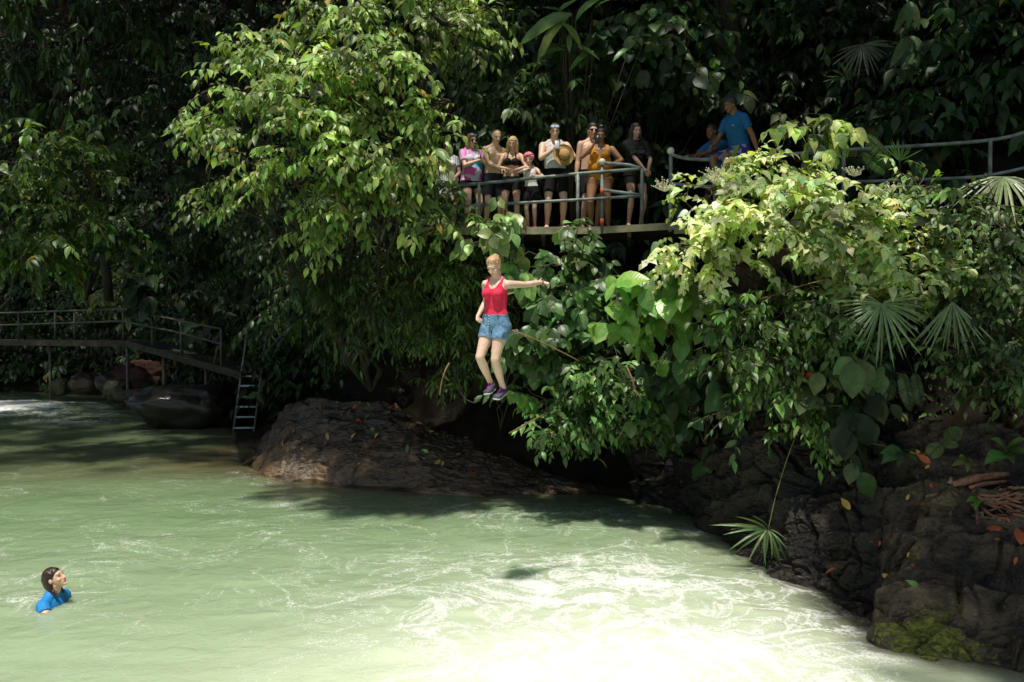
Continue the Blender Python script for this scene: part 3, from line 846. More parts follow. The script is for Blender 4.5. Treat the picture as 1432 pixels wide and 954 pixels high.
def branch_paths(rng, root, tips, k=7, wob=.08, lift=.3):
    root = np.asarray(root); tips = np.asarray(tips); n = len(tips)
    t = np.linspace(0, 1, k)[None, :, None]
    root = np.broadcast_to(root, tips.shape)
    P = root[:, None] * (1 - t) + tips[:, None] * t
    ln = np.linalg.norm(tips - root, axis=1)[:, None, None]
    P = P + np.array([0, 0, 1.0]) * lift * ln * (t * (1 - t))
    P[:, 1:-1] += rng.normal(size=(n, k - 2, 3)) * wob * ln
    return P

def plant(name, label, cat, base, blobs, nspray, templ, mat, size, col, tw=.45, m=8, droop=.6, shell=.45, var=.25, yellow=.0, group=None,
          nbranch=None, br=.02, seed=1, facing=.35, upw=1.0, sag=.35, dirmix=.35, crown='foliage', stem='branches', whorl=False, twigson=True, lift=.25, wood=None, patchamp=.3, clump=7):
    rng = np.random.default_rng(seed)
    o = thing(name, label, cat, base, group)
    L = Leaves(); tw_acc = []
    nc = max(4, nspray // clump)
    P, D, idx = in_blobs(rng, blobs, nc, shell)
    ci = rng.integers(0, nc, nspray) if nspray > 12 else np.arange(nspray) % nc
    P = P[ci] + rng.normal(size=(nspray, 3)) * tw * .42 * np.array([1, 1, .55]); D = D[ci] + .35 * rng.normal(size=(nspray, 3))
    cpatch = np.clip(1 + .28 * rng.normal(size=nc), .5, 1.7)[ci]
    D = nrm(D * np.array([1, 1, .5]) + dirmix * rng.normal(size=D.shape) - np.array([0, 0, .15]))
    patch = np.clip(1 + patchamp * rng.normal(size=len(P)) + .5 * perlin(P * 1.3 + seed), .35, 1.9) * cpatch
    sprays(L, rng, P, D, tw, m, size, col, droop, var, yellow, patch, upw, tw_acc if twigson else None, whorl, sag, facing)
    L.put(crown, templ, mat, o)
    mb = MB()
    if twigson:
        for q, r in tw_acc: mb.add(*tubes(q, r, 3))
    cs = np.array([b[0] for b in blobs])
    nb = nbranch or len(cs)
    tips = cs[np.arange(nb) % len(cs)] + .3 * rng.normal(size=(nb, 3)) * np.array([np.broadcast_to(b[1], 3) for b in blobs])[np.arange(nb) % len(cs)]
    bp = branch_paths(rng, base, tips, 8, .035, lift)
    mb.add(*tubes(bp, np.repeat(np.linspace(1, .3, 8)[None], nb, 0) * br, 6))
    # small limbs from the ends of the branches to the twigs
    ns = min(len(P), 160)
    pick = rng.choice(len(P), ns, replace=False)
    bpi = bp[:, 4:].reshape(-1, 3)
    nearest = np.array([bpi[np.argmin(((bpi - p) ** 2).sum(1))] for p in P[pick]])
    sp = branch_paths(rng, nearest, P[pick], 5, .05, .1)
    mb.add(*tubes(sp, np.repeat(np.linspace(.35, .12, 5)[None], ns, 0) * br + .002, 4))
    mb.put(stem, wood or M_TWIG, o)
    return o

def B(u, v, d, ru, rv, rd=None, w=None):
    """ellipsoid seen at photo pixel u, v at depth d, radii in pixels"""
    s = d / FPX
    rx, rz = ru * s, rv * s
    ry = rd if rd is not None else .5 * (rx + rz)
    return (W(u, v, d), (rx, ry, rz), w if w is not None else rx * rz)

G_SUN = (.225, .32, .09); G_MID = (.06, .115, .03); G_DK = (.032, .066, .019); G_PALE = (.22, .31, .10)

# ------------------------------------------------------------------ jungle behind, one mass
rng = np.random.default_rng(11)
def hill_points(n, x0, x1, y0, y1, hmin, hmax):
    x = rng.uniform(x0, x1, n); y = rng.uniform(y0, y1, n)
    z, d = ground_z(x, y)
    ok = d > .6
    z = z + rng.uniform(hmin, hmax, n)
    return np.stack([x, y, z], 1)[ok]
L = Leaves()
P = hill_points(14000, -40, 22, 18.5, 48, .1, 3.0)
P2_ = hill_points(4000, -30, 20, 19.5, 32, 2.0, 6.0)
P = np.concatenate([P, P2_, hill_points(11000, -50, -5, 34, 60, .3, 7), hill_points(1600, 6, 20, 14.8, 19, .1, 2.5)])
P = P[~((P[:, 0] > -9.5) & (P[:, 1] < 24) & (P[:, 2] < 3.2))]
patch = np.clip(1 + .9 * perlin(P * .35) + .3 * rng.normal(size=len(P)), .25, 2.2)
D = nrm(np.stack([rng.normal(size=len(P)), -.8 - rng.random(len(P)), .3 * rng.normal(size=len(P))], 1))
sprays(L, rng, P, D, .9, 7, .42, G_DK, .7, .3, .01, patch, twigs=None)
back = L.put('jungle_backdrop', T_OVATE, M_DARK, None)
tag(back, kind='stuff')

L = Leaves(); rng = np.random.default_rng(13)
P = np.concatenate([hill_points(900, 1.8, 11, 10.4, 15.5, .05, .35), hill_points(250, -6, 2, 17.5, 20, .05, .4)])
P = P[P[:, 2] > 1.5]
D = nrm(np.stack([rng.normal(size=len(P)), -.6 - rng.random(len(P)), .4 + .3 * rng.normal(size=len(P))], 1))
sprays(L, rng, P, D, .35, 6, .16, G_MID, .5, .3, .02, None, twigs=None)
tag(L.put('undergrowth', T_OVATE, M_LEAF, None), kind='stuff')

# unseen forest canopy, placed overhead to shade the back of the gorge, gaps left for sun
rng = np.random.default_rng(12)
L = Leaves()
n = 27000
x = rng.uniform(-34, 22, n); y = rng.uniform(11.5, 62, n)
h = 14.5 + .6 * np.maximum(0, y - 24) + rng.uniform(0, 3.5, n) + 1.5 * perlin(np.stack([x * .2, y * .2, 0 * x], 1))
edge = 13.2 + 1.0 * perlin(np.stack([x * .3, 0 * x, 0 * x + 2], 1)) + .3 * sstep(-6, -9, x) + 2.4 * rng.random(n) ** 2
keep = (y > edge) & (((x + 12.4) / 2.6) ** 2 + ((y - 16.4) / 1.5) ** 2 > 1) & (perlin(np.stack([x * .55, y * .55, 0 * x + 6], 1)) > -.42 + .3 * sstep(-7, -10, x))
# unseen leaf clusters added towards the sun to shade the right bank
n2 = 2600
x2 = rng.uniform(.8, 10, n2); y2 = rng.uniform(1.5, 7.2, n2); h2 = rng.uniform(10.5, 13, n2)
k2 = (x2 > 2.3 + np.clip((7.7 - y2) * .37, -.4, 2) + .3 * perlin(np.stack([y2 * .6, 0 * y2, 0 * y2], 1))) & (perlin(np.stack([x2 * .8, y2 * .8, 0 * x2 + 6], 1)) > -.14)
x3 = rng.uniform(1.9, 10, 700); y3 = rng.uniform(10.2, 12.6, 700); h3 = rng.uniform(14, 16, 700)  # unseen cluster added to shade the guides and the right railing
x = np.concatenate([x[keep], x2[k2], x3]); y = np.concatenate([y[keep], y2[k2], y3]); h = np.concatenate([h[keep], h2[k2], h3])
P = np.stack([x, y, h], 1)
D = nrm(rng.normal(size=P.shape) * np.array([1, 1, .25]))
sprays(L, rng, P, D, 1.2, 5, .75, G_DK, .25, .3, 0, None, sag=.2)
can = L.put('unseen_shade_canopy', T_QUICK, M_DARK, None)
tag(can, kind='stuff')

# trunks of the tall trees
def trunk_tree(label, pts, r0, r1, crown_at, cr, seed, group=None):
    rng = np.random.default_rng(seed)
    P = spline(pts, 24)
    P[1:-1, :2] += .04 * rng.normal(size=(22, 2))
    o = thing('jungle_tree', label, 'tree', P[0], group)
    m = MB(); m.add(*tube(P, np.linspace(r0, r1, 24), 12))
    m.put('trunk', M_BARK, o)
    L = Leaves()
    blobs = [(np.array(crown_at) + rng.normal(size=3) * np.array([cr * .5, cr * .4, cr * .3]), (cr * .55, cr * .5, cr * .4), 1) for _ in range(6)]
    Q, D, _ = in_blobs(rng, blobs, 260, .3)
    sprays(L, rng, Q, D, .8, 6, .4, G_DK, .6, .3)
    L.put('crown', T_OVATE, M_DARK, o)
    mb = MB()
    mb.add(*tubes(branch_paths(rng, P[-1], np.array([b[0] for b in blobs]), 6, .05, .2), np.repeat(np.linspace(.5, .2, 6)[None], 6, 0) * r1, 5))
    mb.put('branches', M_BARK, o)
    return o
trunk_tree('tall mossy trunk rising behind the guides at the top of the photo', [W(1012, 330, 17.6), W(1018, 180, 17.4), W(1022, 60, 17.3), W(1016, -90, 17.2), W(1010, -250, 17.2)], .22, .15, W(1000, -330, 17.2), 2.6, 1)
trunk_tree('thin pale trunk beside the tall mossy trunk behind the platform', [W(1000, 330, 18.4), W(1003, 150, 18.3), W(1000, 30, 18.2), W(1003, -140, 18.2)], .07, .05, W(1003, -260, 18.2), 1.8, 2)
trunk_tree('slender dark leaning trunk in the upper left forest', [W(152, 420, 27), W(132, 250, 26.6), W(112, 110, 26.2), W(84, -20, 26), W(60, -180, 26)], .14, .09, W(50, -260, 26), 3.2, 3)
trunk_tree('dark trunk standing in deep shade above the boardwalk ramp', [W(352, 440, 27), W(345, 250, 27), W(352, 60, 27), W(345, -130, 27)], .2, .16, W(345, -220, 27), 3.0, 4)

# ------------------------------------------------------------------ the plants that stand out
blobs = [B(560, 30, 13.6, 80, 60), B(480, 70, 13.7, 90, 60), B(400, 75, 14.0, 60, 45), B(345, 110, 14.0, 55, 40), B(290, 130, 13.8, 50, 14, .3), B(430, 140, 13.4, 110, 60), B(540, 130, 13.2, 100, 70), B(620, 80, 13.4, 50, 35), B(660, 105, 13.0, 45, 14, .25),
         B(370, 190, 13.7, 80, 40), B(300, 205, 13.5, 50, 16, .3), B(470, 220, 13.2, 110, 55), B(555, 205, 13.0, 60, 60), B(625, 140, 13.1, 35, 20), B(430, 265, 13.6, 80, 30, .6), B(520, 290, 13.4, 60, 50, .6), B(560, 285, 13.1, 35, 50), B(480, 320, 13.8, 40, 24, .3),
         B(520, 350, 13.7, 24, 28, .2), B(630, 45, 14.0, 45, 30), B(570, -40, 13.8, 100, 45), B(480, -10, 14.1, 90, 50), B(345, 262, 14.1, 45, 22, .25), B(330, 155, 14.0, 45, 25)]
plant('overhanging_tree', 'large sunlit leafy tree with drooping sprays hanging over the river left of the onlookers', 'tree', W(520, 545, 18.0), blobs, 1020, T_OVATE, M_LEAF, .2, G_SUN,
      tw=.5, m=9, droop=.6, yellow=.012, br=.07, seed=21, shell=.6, clump=9, crown='crown', stem='trunk', wood=M_BARK, facing=.75, lift=.12)
blobs = [B(455, 375, 15.2, 60, 26), B(505, 395, 15.2, 40, 24), B(430, 395, 16.4, 60, 40), B(490, 425, 16.4, 50, 35), B(395, 440, 17.2, 40, 40), B(400, 320, 17.2, 80, 60), B(450, 395, 17.5, 70, 55), B(540, 430, 17.3, 60, 60), B(440, 460, 18.7, 45, 30), B(345, 300, 17.9, 35, 45), B(500, 470, 18.3, 60, 30)]
plant('shade_shrub', 'dark shaded bush hanging below the big leafy tree above the ladder', 'shrub', W(470, 535, 20), blobs, 640, T_OVATE, M_LEAF, .18, G_DK, tw=.5, m=8, seed=22, br=.025, wood=M_BARK, droop=.8)
blobs = [B(60, 230, 19.5, 90, 60), B(110, 270, 19.3, 60, 60), B(30, 300, 19.6, 70, 50), B(90, 330, 19.4, 70, 50), B(130, 220, 19.5, 40, 30), B(30, 190, 19.8, 50, 20, .4)]
plant('leafy_shrub', 'half lit green bush at the left edge above the stream boardwalk', 'shrub', W(-70, 500, 21.5), blobs, 420, T_OVATE, M_LEAF, .27, (.085, .15, .035), tw=.6, m=8, seed=23, br=.03, yellow=.01)
blobs = [B(175, 392, 30, 24, 12), B(160, 415, 31.5, 18, 10), B(165, 440, 32.5, 10, 10), B(192, 385, 30, 12, 8)]
plant('leafy_shrub', 'small pale leaved shrub growing at the bend of the boardwalk', 'shrub', W(172, 500, 33), blobs, 60, T_OVATE, M_LEAF, .3, (.2, .25, .12), tw=.5, m=7, seed=24, br=.02)
blobs = [B(235, 405, 29.5, 50, 22), B(275, 425, 29, 40, 20), B(300, 440, 28.5, 25, 16)]
plant('leafy_shrub', 'dim big leaved plant behind the sloping boardwalk rail', 'shrub', W(260, 480, 31), blobs, 70, T_BROAD, M_DARK, .55, (.05, .085, .04), tw=.5, m=5, seed=25)
# under and left of the platform
blobs = [B(600, 355, 15.3, 50, 25), B(645, 360, 15.1, 35, 22), B(590, 395, 15.4, 45, 35), B(630, 380, 15.1, 50, 40), B(620, 440, 15.3, 45, 40), B(655, 420, 15.1, 35, 35), B(650, 490, 15.3, 40, 30), B(590, 450, 15.7, 35, 20, .2), B(605, 285, 16.0, 14, 30, .3), B(625, 520, 15.3, 22, 14, .2)]
plant('vine_shrub', 'dense small leaved green shrub below the left end of the platform', 'shrub', W(650, 560, 18.2), blobs, 520, T_LANCE, M_LEAF, .2, (.13, .21, .06), tw=.42, m=9, seed=26, yellow=.006, droop=.55)
blobs = [B(702, 294, 13.6, 22, 12), B(725, 321, 13.5, 28, 14), B(690, 331, 13.5, 22, 14)]
plant('broad_leaf_plant', 'pale broad leaved climber rising against the railing above the jumper', 'plant', W(705, 560, 15.4), blobs, 15, T_BROAD, M_BROAD, .31, (.27, .36, .13), tw=.28, m=4, seed=27, clump=2, droop=.75, var=.15, facing=.9, upw=.8, br=.014)
blobs = [B(700, 340, 14.0, 40, 30), B(640, 470, 13.8, 30, 40), B(690, 560, 13.9, 30, 20, .2), B(705, 590, 14.0, 12, 8, .1)]
plant('broad_leaf_plant', 'mid green leaves hanging behind the jumper and her shoes', 'plant', W(700, 600, 15.8), [B(715, 400, 13.8, 25, 30), B(720, 440, 13.8, 20, 20), B(725, 500, 13.8, 20, 20), B(715, 540, 13.8, 14, 14)], 16, T_BROAD, M_BROAD, .3, (.14, .26, .07), tw=.3, m=4, seed=28, clump=2, droop=.9, facing=.9, var=.15, br=.012)
blobs = [B(790, 400, 14.2, 50, 40), B(810, 450, 14.2, 45, 40), B(760, 470, 14.1, 50, 40), B(770, 430, 14.1, 40, 30), B(830, 500, 14.4, 40, 30), B(790, 370, 14.4, 40, 14, .4), B(780, 520, 14.2, 40, 25), B(850, 420, 14.6, 30, 40)]
plant('broad_leaf_plant', 'dark glossy broad leaved bush under the platform to the right of the jumper', 'plant', W(800, 600, 15.9), blobs, 240, T_BROAD, M_GLOSS, .27, (.075, .14, .045), tw=.45, m=6, seed=29, droop=.7, facing=.7)
blobs = [B(800, 318, 12.9, 24, 8), B(785, 326, 12.9, 16, 6), B(820, 330, 13, 12, 6)]
plant('leafy_sprig', 'few broad green leaves poking up at the platform edge below the woman in orange', 'plant', W(815, 420, 14.3), blobs, 6, T_BROAD, M_BROAD, .22, (.15, .26, .08), tw=.2, m=4, seed=30, droop=.25, facing=.4)
blobs = [B(805, 571, 13.7, 50, 26), B(850, 556, 13.6, 50, 30), B(870, 586, 13.5, 45, 24), B(820, 601, 13.6, 45, 18), B(840, 526, 13.8, 50, 24), B(790, 596, 13.6, 30, 14), B(850, 621, 13.5, 28, 10, .15), B(900, 556, 13.8, 35, 25), B(770, 566, 13.8, 30, 18, .3)]
plant('glossy_shrub', 'glossy green bush hanging over the wet rock right of the ledge', 'shrub', W(850, 610, 14.4), blobs, 300, T_OVATE, M_GLOSS, .19, (.10, .19, .05), tw=.42, m=8, seed=31, droop=.55, facing=.5)
blobs = [B(905, 600, 13.1, 24, 14), B(915, 622, 13.0, 14, 10)]
plant('broad_leaf_plant', 'lowest sprig of big bright ribbed leaves above the dark water', 'plant', W(880, 610, 12.6), blobs, 4, T_BROAD, M_BROAD, .33, (.15, .27, .07), tw=.3, m=4, seed=32, droop=.5, facing=.9, var=.12)
blobs = [B(880, 410, 12.6, 28, 24), B(930, 420, 12.4, 40, 30), B(980, 410, 12.3, 40, 24), B(960, 450, 12.3, 45, 22), B(900, 450, 12.5, 30, 20), B(1010, 440, 12.4, 30, 24)]
plant('broad_leaf_plant', 'plant with very large quilted green leaves left of the bright bush', 'plant', W(985, 560, 13.8), blobs, 38, T_BROAD, M_BROAD, .37, (.14, .25, .06), tw=.4, m=4, seed=33, clump=2, droop=.65, facing=.8, var=.15, br=.02)
blobs = [B(622, 262, 13.9, 12, 16), B(640, 292, 13.9, 22, 14), B(668, 308, 13.8, 26, 12), B(612, 300, 13.9, 16, 20), B(652, 318, 13.7, 24, 10), B(690, 322, 13.7, 26, 7, .08), B(735, 327, 13.7, 24, 6, .06)]
plant('leafy_vine', 'light green leafy twigs climbing over the left end of the railing', 'vine', W(630, 420, 15), blobs, 80, T_OVATE, M_LEAF, .17, (.2, .29, .09), tw=.32, m=7, seed=46, br=.01, facing=.7)
blobs = [B(430, 385, 14.6, 34, 28), B(470, 405, 14.6, 36, 30), B(515, 400, 14.6, 32, 30), B(545, 440, 14.7, 24, 30), B(490, 440, 14.8, 30, 22, .3)]
plant('hanging_vines', 'dark narrow leaved vines falling from the big tree toward the rock ledge', 'vine', W(520, 535, 18.3), blobs, 150, T_LANCE, M_LEAF, .19, (.06, .1, .03), tw=.5, m=9, seed=47, br=.012, droop=.9, wood=M_BARK)
# the bright bush
blobs = [B(1000, 270, 11.6, 60, 30), B(1060, 250, 11.5, 60, 25), B(1120, 265, 11.4, 60, 25), B(1180, 275, 11.4, 60, 25), B(1090, 310, 11.2, 90, 40), B(1010, 315, 11.3, 60, 35), B(960, 350, 11.3, 35, 30), B(1180, 330, 11.2, 70, 40), B(1250, 310, 11.3, 50, 35), B(1240, 360, 11.2, 60, 35), B(1140, 360, 11.2, 70, 30),
         B(960, 285, 11.5, 35, 22), B(1290, 350, 11.4, 40, 30), B(1000, 370, 11.4, 50, 20), B(1070, 225, 11.7, 25, 12, .15), B(1310, 395, 11.3, 50, 25, .4), B(1230, 400, 11.2, 50, 15, .3)]
bush = plant('flowering_bush', 'big pale sunlit bush of heart shaped leaves in front of the right railing', 'shrub', W(1130, 520, 13.4), blobs, 640, T_HEART, M_PALE, .155, (.50, .60, .27), tw=.34, m=7, droop=.2, upw=1.2, seed=34, shell=.5, var=.22, yellow=.006, br=.025, facing=.95, patchamp=.2)
# blossoms on it
M_BLOS = simple('blossom', (.62, .62, .38), .7, .0, 20, .2)
rng = np.random.default_rng(35)
for (u, v, d, r) in ((929, 258, 11.2, 10), (1022, 245, 11.2, 13), (1000, 240, 11.4, 9), (1195, 238, 11.2, 9), (1150, 243, 11.2, 7), (928, 362, 11.1, 9), (1000, 250, 11.3, 7), (1245, 262, 11.1, 8), (975, 350, 11.0, 8)):
    m = MB()
    c = W(u, v, d); s = d / FPX
    for k in range(44):
        p = c + rng.normal(size=3) * np.array([r * .8, r * .5, r * .4]) * s
        m.add(*ball(p, rng.uniform(.006, .011), 6, 4))
        m.add(*tube([c - np.array([0, 0, r * s]), p], .0025, 3, False))
    m.put('blossom_cluster', M_BLOS, bush)
blobs = [B(1140, 145, 12, 26, 10), B(1110, 175, 12, 24, 14), B(1140, 180, 11.9, 30, 18), B(1170, 190, 12, 22, 14), B(1135, 210, 11.9, 24, 12), B(1190, 180, 12, 14, 6), B(1065, 225, 11.8, 18, 8)]
plant('tall_shoot', 'tall shoots of sunlit heart leaves rising above the right railing', 'plant', W(1135, 420, 12.8), blobs, 30, T_HEART, M_PALE, .24, (.34, .44, .13), tw=.22, m=4, droop=.8, seed=36, clump=2, br=.012, facing=.6, lift=.02)
# right below the bright bush
blobs = [B(1080, 440, 11.2, 60, 30), B(1050, 490, 11.3, 50, 35), B(1120, 500, 11.2, 50, 35), B(1090, 550, 11.2, 55, 35), B(1050, 560, 11.3, 40, 25), B(1150, 450, 11.1, 50, 30), B(1020, 510, 11.5, 40, 40), B(1130, 590, 11.1, 25, 20, .3)]
plant('leafy_shrub', 'dark green bush with red flower hanging under the pale sunlit bush', 'shrub', W(1120, 560, 12.8), blobs, 380, T_OVATE, M_GLOSS, .165, (.10, .18, .045), tw=.38, m=8, seed=37, droop=.55)
blobs = [B(985, 530, 13.2, 50, 40), B(960, 490, 13.3, 40, 40), B(930, 520, 13.4, 30, 30), B(1000, 580, 13.4, 40, 30), B(1060, 610, 13.1, 40, 20, .5)]
plant('broad_leaf_plant', 'dim drooping broad leaves in the shade below the quilted leaved plant', 'plant', W(985, 620, 13.6), blobs, 60, T_BROAD, M_DARK, .36, (.045, .085, .03), tw=.4, m=5, seed=38, clump=2, droop=1.1, facing=.8)
blobs = [B(1180, 560, 10.9, 40, 40), B(1200, 520, 11, 40, 30), B(1165, 600, 10.9, 30, 20)]
plant('broad_leaf_plant', 'shaded large leaved plant right of the red flower', 'plant', W(1190, 640, 12), blobs, 30, T_BROAD, M_DARK, .38, (.06, .09, .03), tw=.4, m=4, seed=39, clump=2, droop=1.1, facing=.8)
blobs = [B(1330, 300, 11.3, 40, 30), B(1370, 340, 11.2, 40, 40), B(1400, 400, 11, 40, 40), B(1340, 420, 10.9, 50, 30), B(1410, 470, 10.8, 40, 40), B(1360, 500, 10.8, 50, 30), B(1420, 540, 10.6, 40, 30), B(1300, 470, 10.9, 50, 30), B(1290, 270, 11.4, 40, 25)]
plant('leafy_shrub', 'mid green bush filling the right edge beside the hanging palm leaf', 'shrub', W(1400, 590, 11.7), blobs, 400, T_OVATE, M_GLOSS, .16, (.12, .19, .06), tw=.38, m=8, seed=40, droop=.6)
# upper middle
blobs = [B(770, 120, 17.2, 50, 40), B(720, 150, 17, 40, 40), B(750, 180, 16.8, 40, 30), B(800, 160, 17, 40, 30), B(700, 60, 17.4, 40, 50), B(735, 220, 16.8, 30, 20, .4), B(690, 170, 17, 25, 30)]
plant('leafy_shrub', 'green bush in half shade behind the heads of the onlookers', 'shrub', W(750, 330, 18.4), blobs, 300, T_OVATE, M_LEAF, .26, (.085, .14, .05), tw=.5, m=8, seed=41)
blobs = [B(890, 60, 17.4, 70, 40), B(960, 70, 17.2, 60, 40), B(930, 20, 17.6, 80, 40), B(850, 100, 17.2, 50, 30), B(990, 120, 17.4, 40, 30)]
plant('broad_leaf_plant', 'dim broad leaves hanging over the teenager at the top centre', 'plant', W(900, 330, 19), blobs, 190, T_BROAD, M_LEAF, .34, (.06, .11, .035), tw=.5, m=6, seed=42, droop=.7, facing=.8)
blobs = [B(1130, 60, 17.8, 90, 60), B(1200, 130, 17.6, 80, 60), B(1300, 90, 17.6, 90, 70), B(1240, 190, 17.2, 90, 40), B(1380, 160, 17.4, 70, 70), B(1330, 230, 17.2, 70, 40), B(1080, 130, 17.8, 40, 60)]
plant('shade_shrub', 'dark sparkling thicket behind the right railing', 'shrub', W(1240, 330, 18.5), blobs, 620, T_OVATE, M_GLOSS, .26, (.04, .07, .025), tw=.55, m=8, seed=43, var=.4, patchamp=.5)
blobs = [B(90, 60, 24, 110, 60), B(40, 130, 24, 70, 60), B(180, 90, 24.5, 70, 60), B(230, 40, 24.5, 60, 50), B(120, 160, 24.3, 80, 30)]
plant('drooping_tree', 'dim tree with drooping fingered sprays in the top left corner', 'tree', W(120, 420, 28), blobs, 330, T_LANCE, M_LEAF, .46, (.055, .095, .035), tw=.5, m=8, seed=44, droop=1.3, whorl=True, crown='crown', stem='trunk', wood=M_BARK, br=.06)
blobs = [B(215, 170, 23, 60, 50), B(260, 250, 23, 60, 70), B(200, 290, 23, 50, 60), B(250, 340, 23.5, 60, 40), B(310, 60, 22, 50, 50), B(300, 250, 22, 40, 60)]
plant('shade_shrub', 'very dark hanging foliage between the left bush and the big tree', 'shrub', W(240, 430, 27), blobs, 330, T_OVATE, M_DARK, .32, (.03, .055, .018), tw=.6, m=8, seed=45, patchamp=.5)

# ------------------------------------------------------------------ palms, ginger, ferns
def fan_frond(o, c, axis, normal, r, n=30, spread=250, split=.35, col=(.16, .22, .09), seed=0, wid=.075, droop=.25, cut=None):
    """one fan leaf: pleated rays from a hub"""
    rng = np.random.default_rng(seed)
    a = nrm(axis); N = nrm(normal - a * (np.dot(normal, a))); X = np.cross(a, N)
    V = []; F = []; U = []; C = []
    for k in range(n):
        f = (k + .5) / n
        th = rad(spread) * (f - .5)
        l = r * (.78 + .22 * math.cos(th * .7)) * rng.uniform(.72, 1.08); th += rng.normal() * .035
        dk = droop * rng.uniform(.7, 1.4)
        sp = rad(spread) / n
        i0 = len(V); rl = .12 * rng.normal() - .12
        for t, w in ((.0, .02), (.3, .5), (.5, .36), (.8, .17), (1.0, .0)):
            rr = l * t
            dirv = a * math.cos(th) + X * math.sin(th); tang = -a * math.sin(th) + X * math.cos(th)
            cen = np.array(c) + dirv * rr - N * 0 - np.array([0, 0, 1.0]) * dk * rr * t
            cen = cen + N * (rl * l * t * t)
            hw = min(rr * math.tan(sp) * .98, wid * r * 1.6) * w * 2 * .5
            V += [cen - tang * hw - N * .25 * hw, cen + N * .25 * hw, cen + tang * hw - N * .25 * hw]
            U += [(.1, t), (.5, t), (.9, t)]
        cc = np.array(col) * (1 + .25 * rng.normal())
        C += [cc] * 15
        for q in range(4):
            b = i0 + q * 3
            F += [(b, b + 1, b + 4, b + 3), (b + 1, b + 2, b + 5, b + 4)]
    return put('frond', np.array(V), [np.array(F)], M_PALM, o, uv=np.array(U), attrs={'tint': np.clip(np.array(C), .01, .7)}, smooth=False)
def stalk(o, a, b, r=.012, lift=.15, name='stalk', mat=None):
    P = branch_paths(np.random.default_rng(1), np.array(a), np.array([b]), 8, .0, lift)[0]
    m = MB(); m.add(*tube(P, np.linspace(r * 1.3, r * .8, 8), 6)); return m.put(name, mat or M_TWIG, o)
def fan_palm(label, base, fronds):
    o = thing('fan_palm', label, 'palm', base)
    for i, f in enumerate(fronds):
        c = W(*f['at'])
        stalk(o, base, c, .012, f.get('lift', .15))
        fan_frond(o, c, np.array(f['axis'], float), np.array(f['n'], float), f['r'], f.get('k', 30), f.get('spread', 240), col=f.get('col', (.2, .26, .12)), seed=i + 5, droop=f.get('droop', .3))
    return o
fan_palm('fan palm with a wide silvery leaf hanging in front of the pale bush', W(1290, 560, 12.3), [
    dict(at=(1233, 425, 10.6), axis=(-.12, -.25, -1), n=(0, -1, .35), r=.7, spread=255, k=34, col=(.26, .37, .16), droop=.12)])
fan_palm('hanging grey green palm leaf right of the wide silvery palm leaf', W(1370, 560, 12.0), [
    dict(at=(1332, 422, 10.5), axis=(-.05, -.1, -1), n=(-.3, -1, .1), r=.68, spread=95, k=16, col=(.2, .28, .13), droop=.06),
    dict(at=(1345, 428, 10.8), axis=(.35, .1, -1), n=(.3, -1, .1), r=.62, spread=90, k=14, col=(.08, .1, .05), droop=0.0)])
fan_palm('pale fan palm leaf drooping over the railing at the right edge', W(1470, 420, 12.2), [
    dict(at=(1404, 247, 11.4), axis=(-.2, -.6, -.35), n=(0, -.35, 1), r=.72, spread=250, k=26, col=(.22, .28, .13), droop=.5)])
fan_palm('small bright green fan leaf standing by the railing right of the shoots', W(1262, 330, 12.8), [
    dict(at=(1258, 226, 12.2), axis=(.15, 0, 1), n=(0, -1, .2), r=.34, spread=110, k=12, col=(.2, .36, .06), droop=.0)])
fan_palm('dim fan palm leaves in the dark thicket at the upper right', W(1210, 290, 18.2), [
    dict(at=(1207, 62, 16.6), axis=(.2, -.3, -.8), n=(0, -.8, .6), r=.75, spread=200, k=20, col=(.2, .23, .15), droop=.1),
    dict(at=(1186, 112, 16.6), axis=(-.2, -.2, .9), n=(0, -1, .3), r=.6, spread=150, k=14, col=(.09, .15, .05), droop=.3)])
def leaf_fan(name, label, cat, base, leaves, templ, mat, col, r=.012, seed=3, group=None, lift=.15):
    """single big leaves, each given by its root and tip in the photo: (u0,v0,u1,v1,d)"""
    rng = np.random.default_rng(seed)
    o = thing(name, label, cat, base, group)
    L = Leaves()
    for (u0, v0, u1, v1, d) in leaves:
        a, b = W(u0, v0, d), W(u1, v1, d - .25)
        D = (b - a)[None]; s = np.array([np.linalg.norm(b - a)])
        nn = np.array([[.2 * rng.normal(), -.8 + .2 * rng.normal(), .9]])
        L.add(a[None], D, nn, s, tint_of(rng, 1, col, .15))
        stalk(o, base, a, r, lift)
    L.put('leaves', templ, mat, o)
    return o
leaf_fan('ginger_plant', 'plant with long bright paddle leaves at the top above the onlookers', 'plant', W(800, 330, 17.2),
         [(800, 20, 728, 35, 16.2), (795, 25, 740, 62, 16.1), (790, 22, 770, 0, 16.3), (785, 32, 818, 50, 16.0), (805, 30, 830, -18, 16.2), (797, 48, 795, 62, 16.2), (828, 18, 842, -8, 16.2), (790, 70, 760, 64, 16.2), (830, 72, 796, 80, 16.2), (880, 68, 860, 72, 16.4), (900, 60, 926, 62, 16.4), (800, 66, 838, 64, 16.2), (780, 20, 795, -5, 16.4)],
         T_LONG, M_BROAD, (.14, .24, .06))
leaf_fan('ginger_plant', 'two long hanging dark green leaves at the top left of the paddle leaved plant', 'plant', W(640, 330, 17.8), [(665, 0, 645, 48, 15.8), (640, -25, 636, 15, 15.7), (668, -20, 676, 5, 15.7)], T_LONG, M_BROAD, (.12, .2, .06))
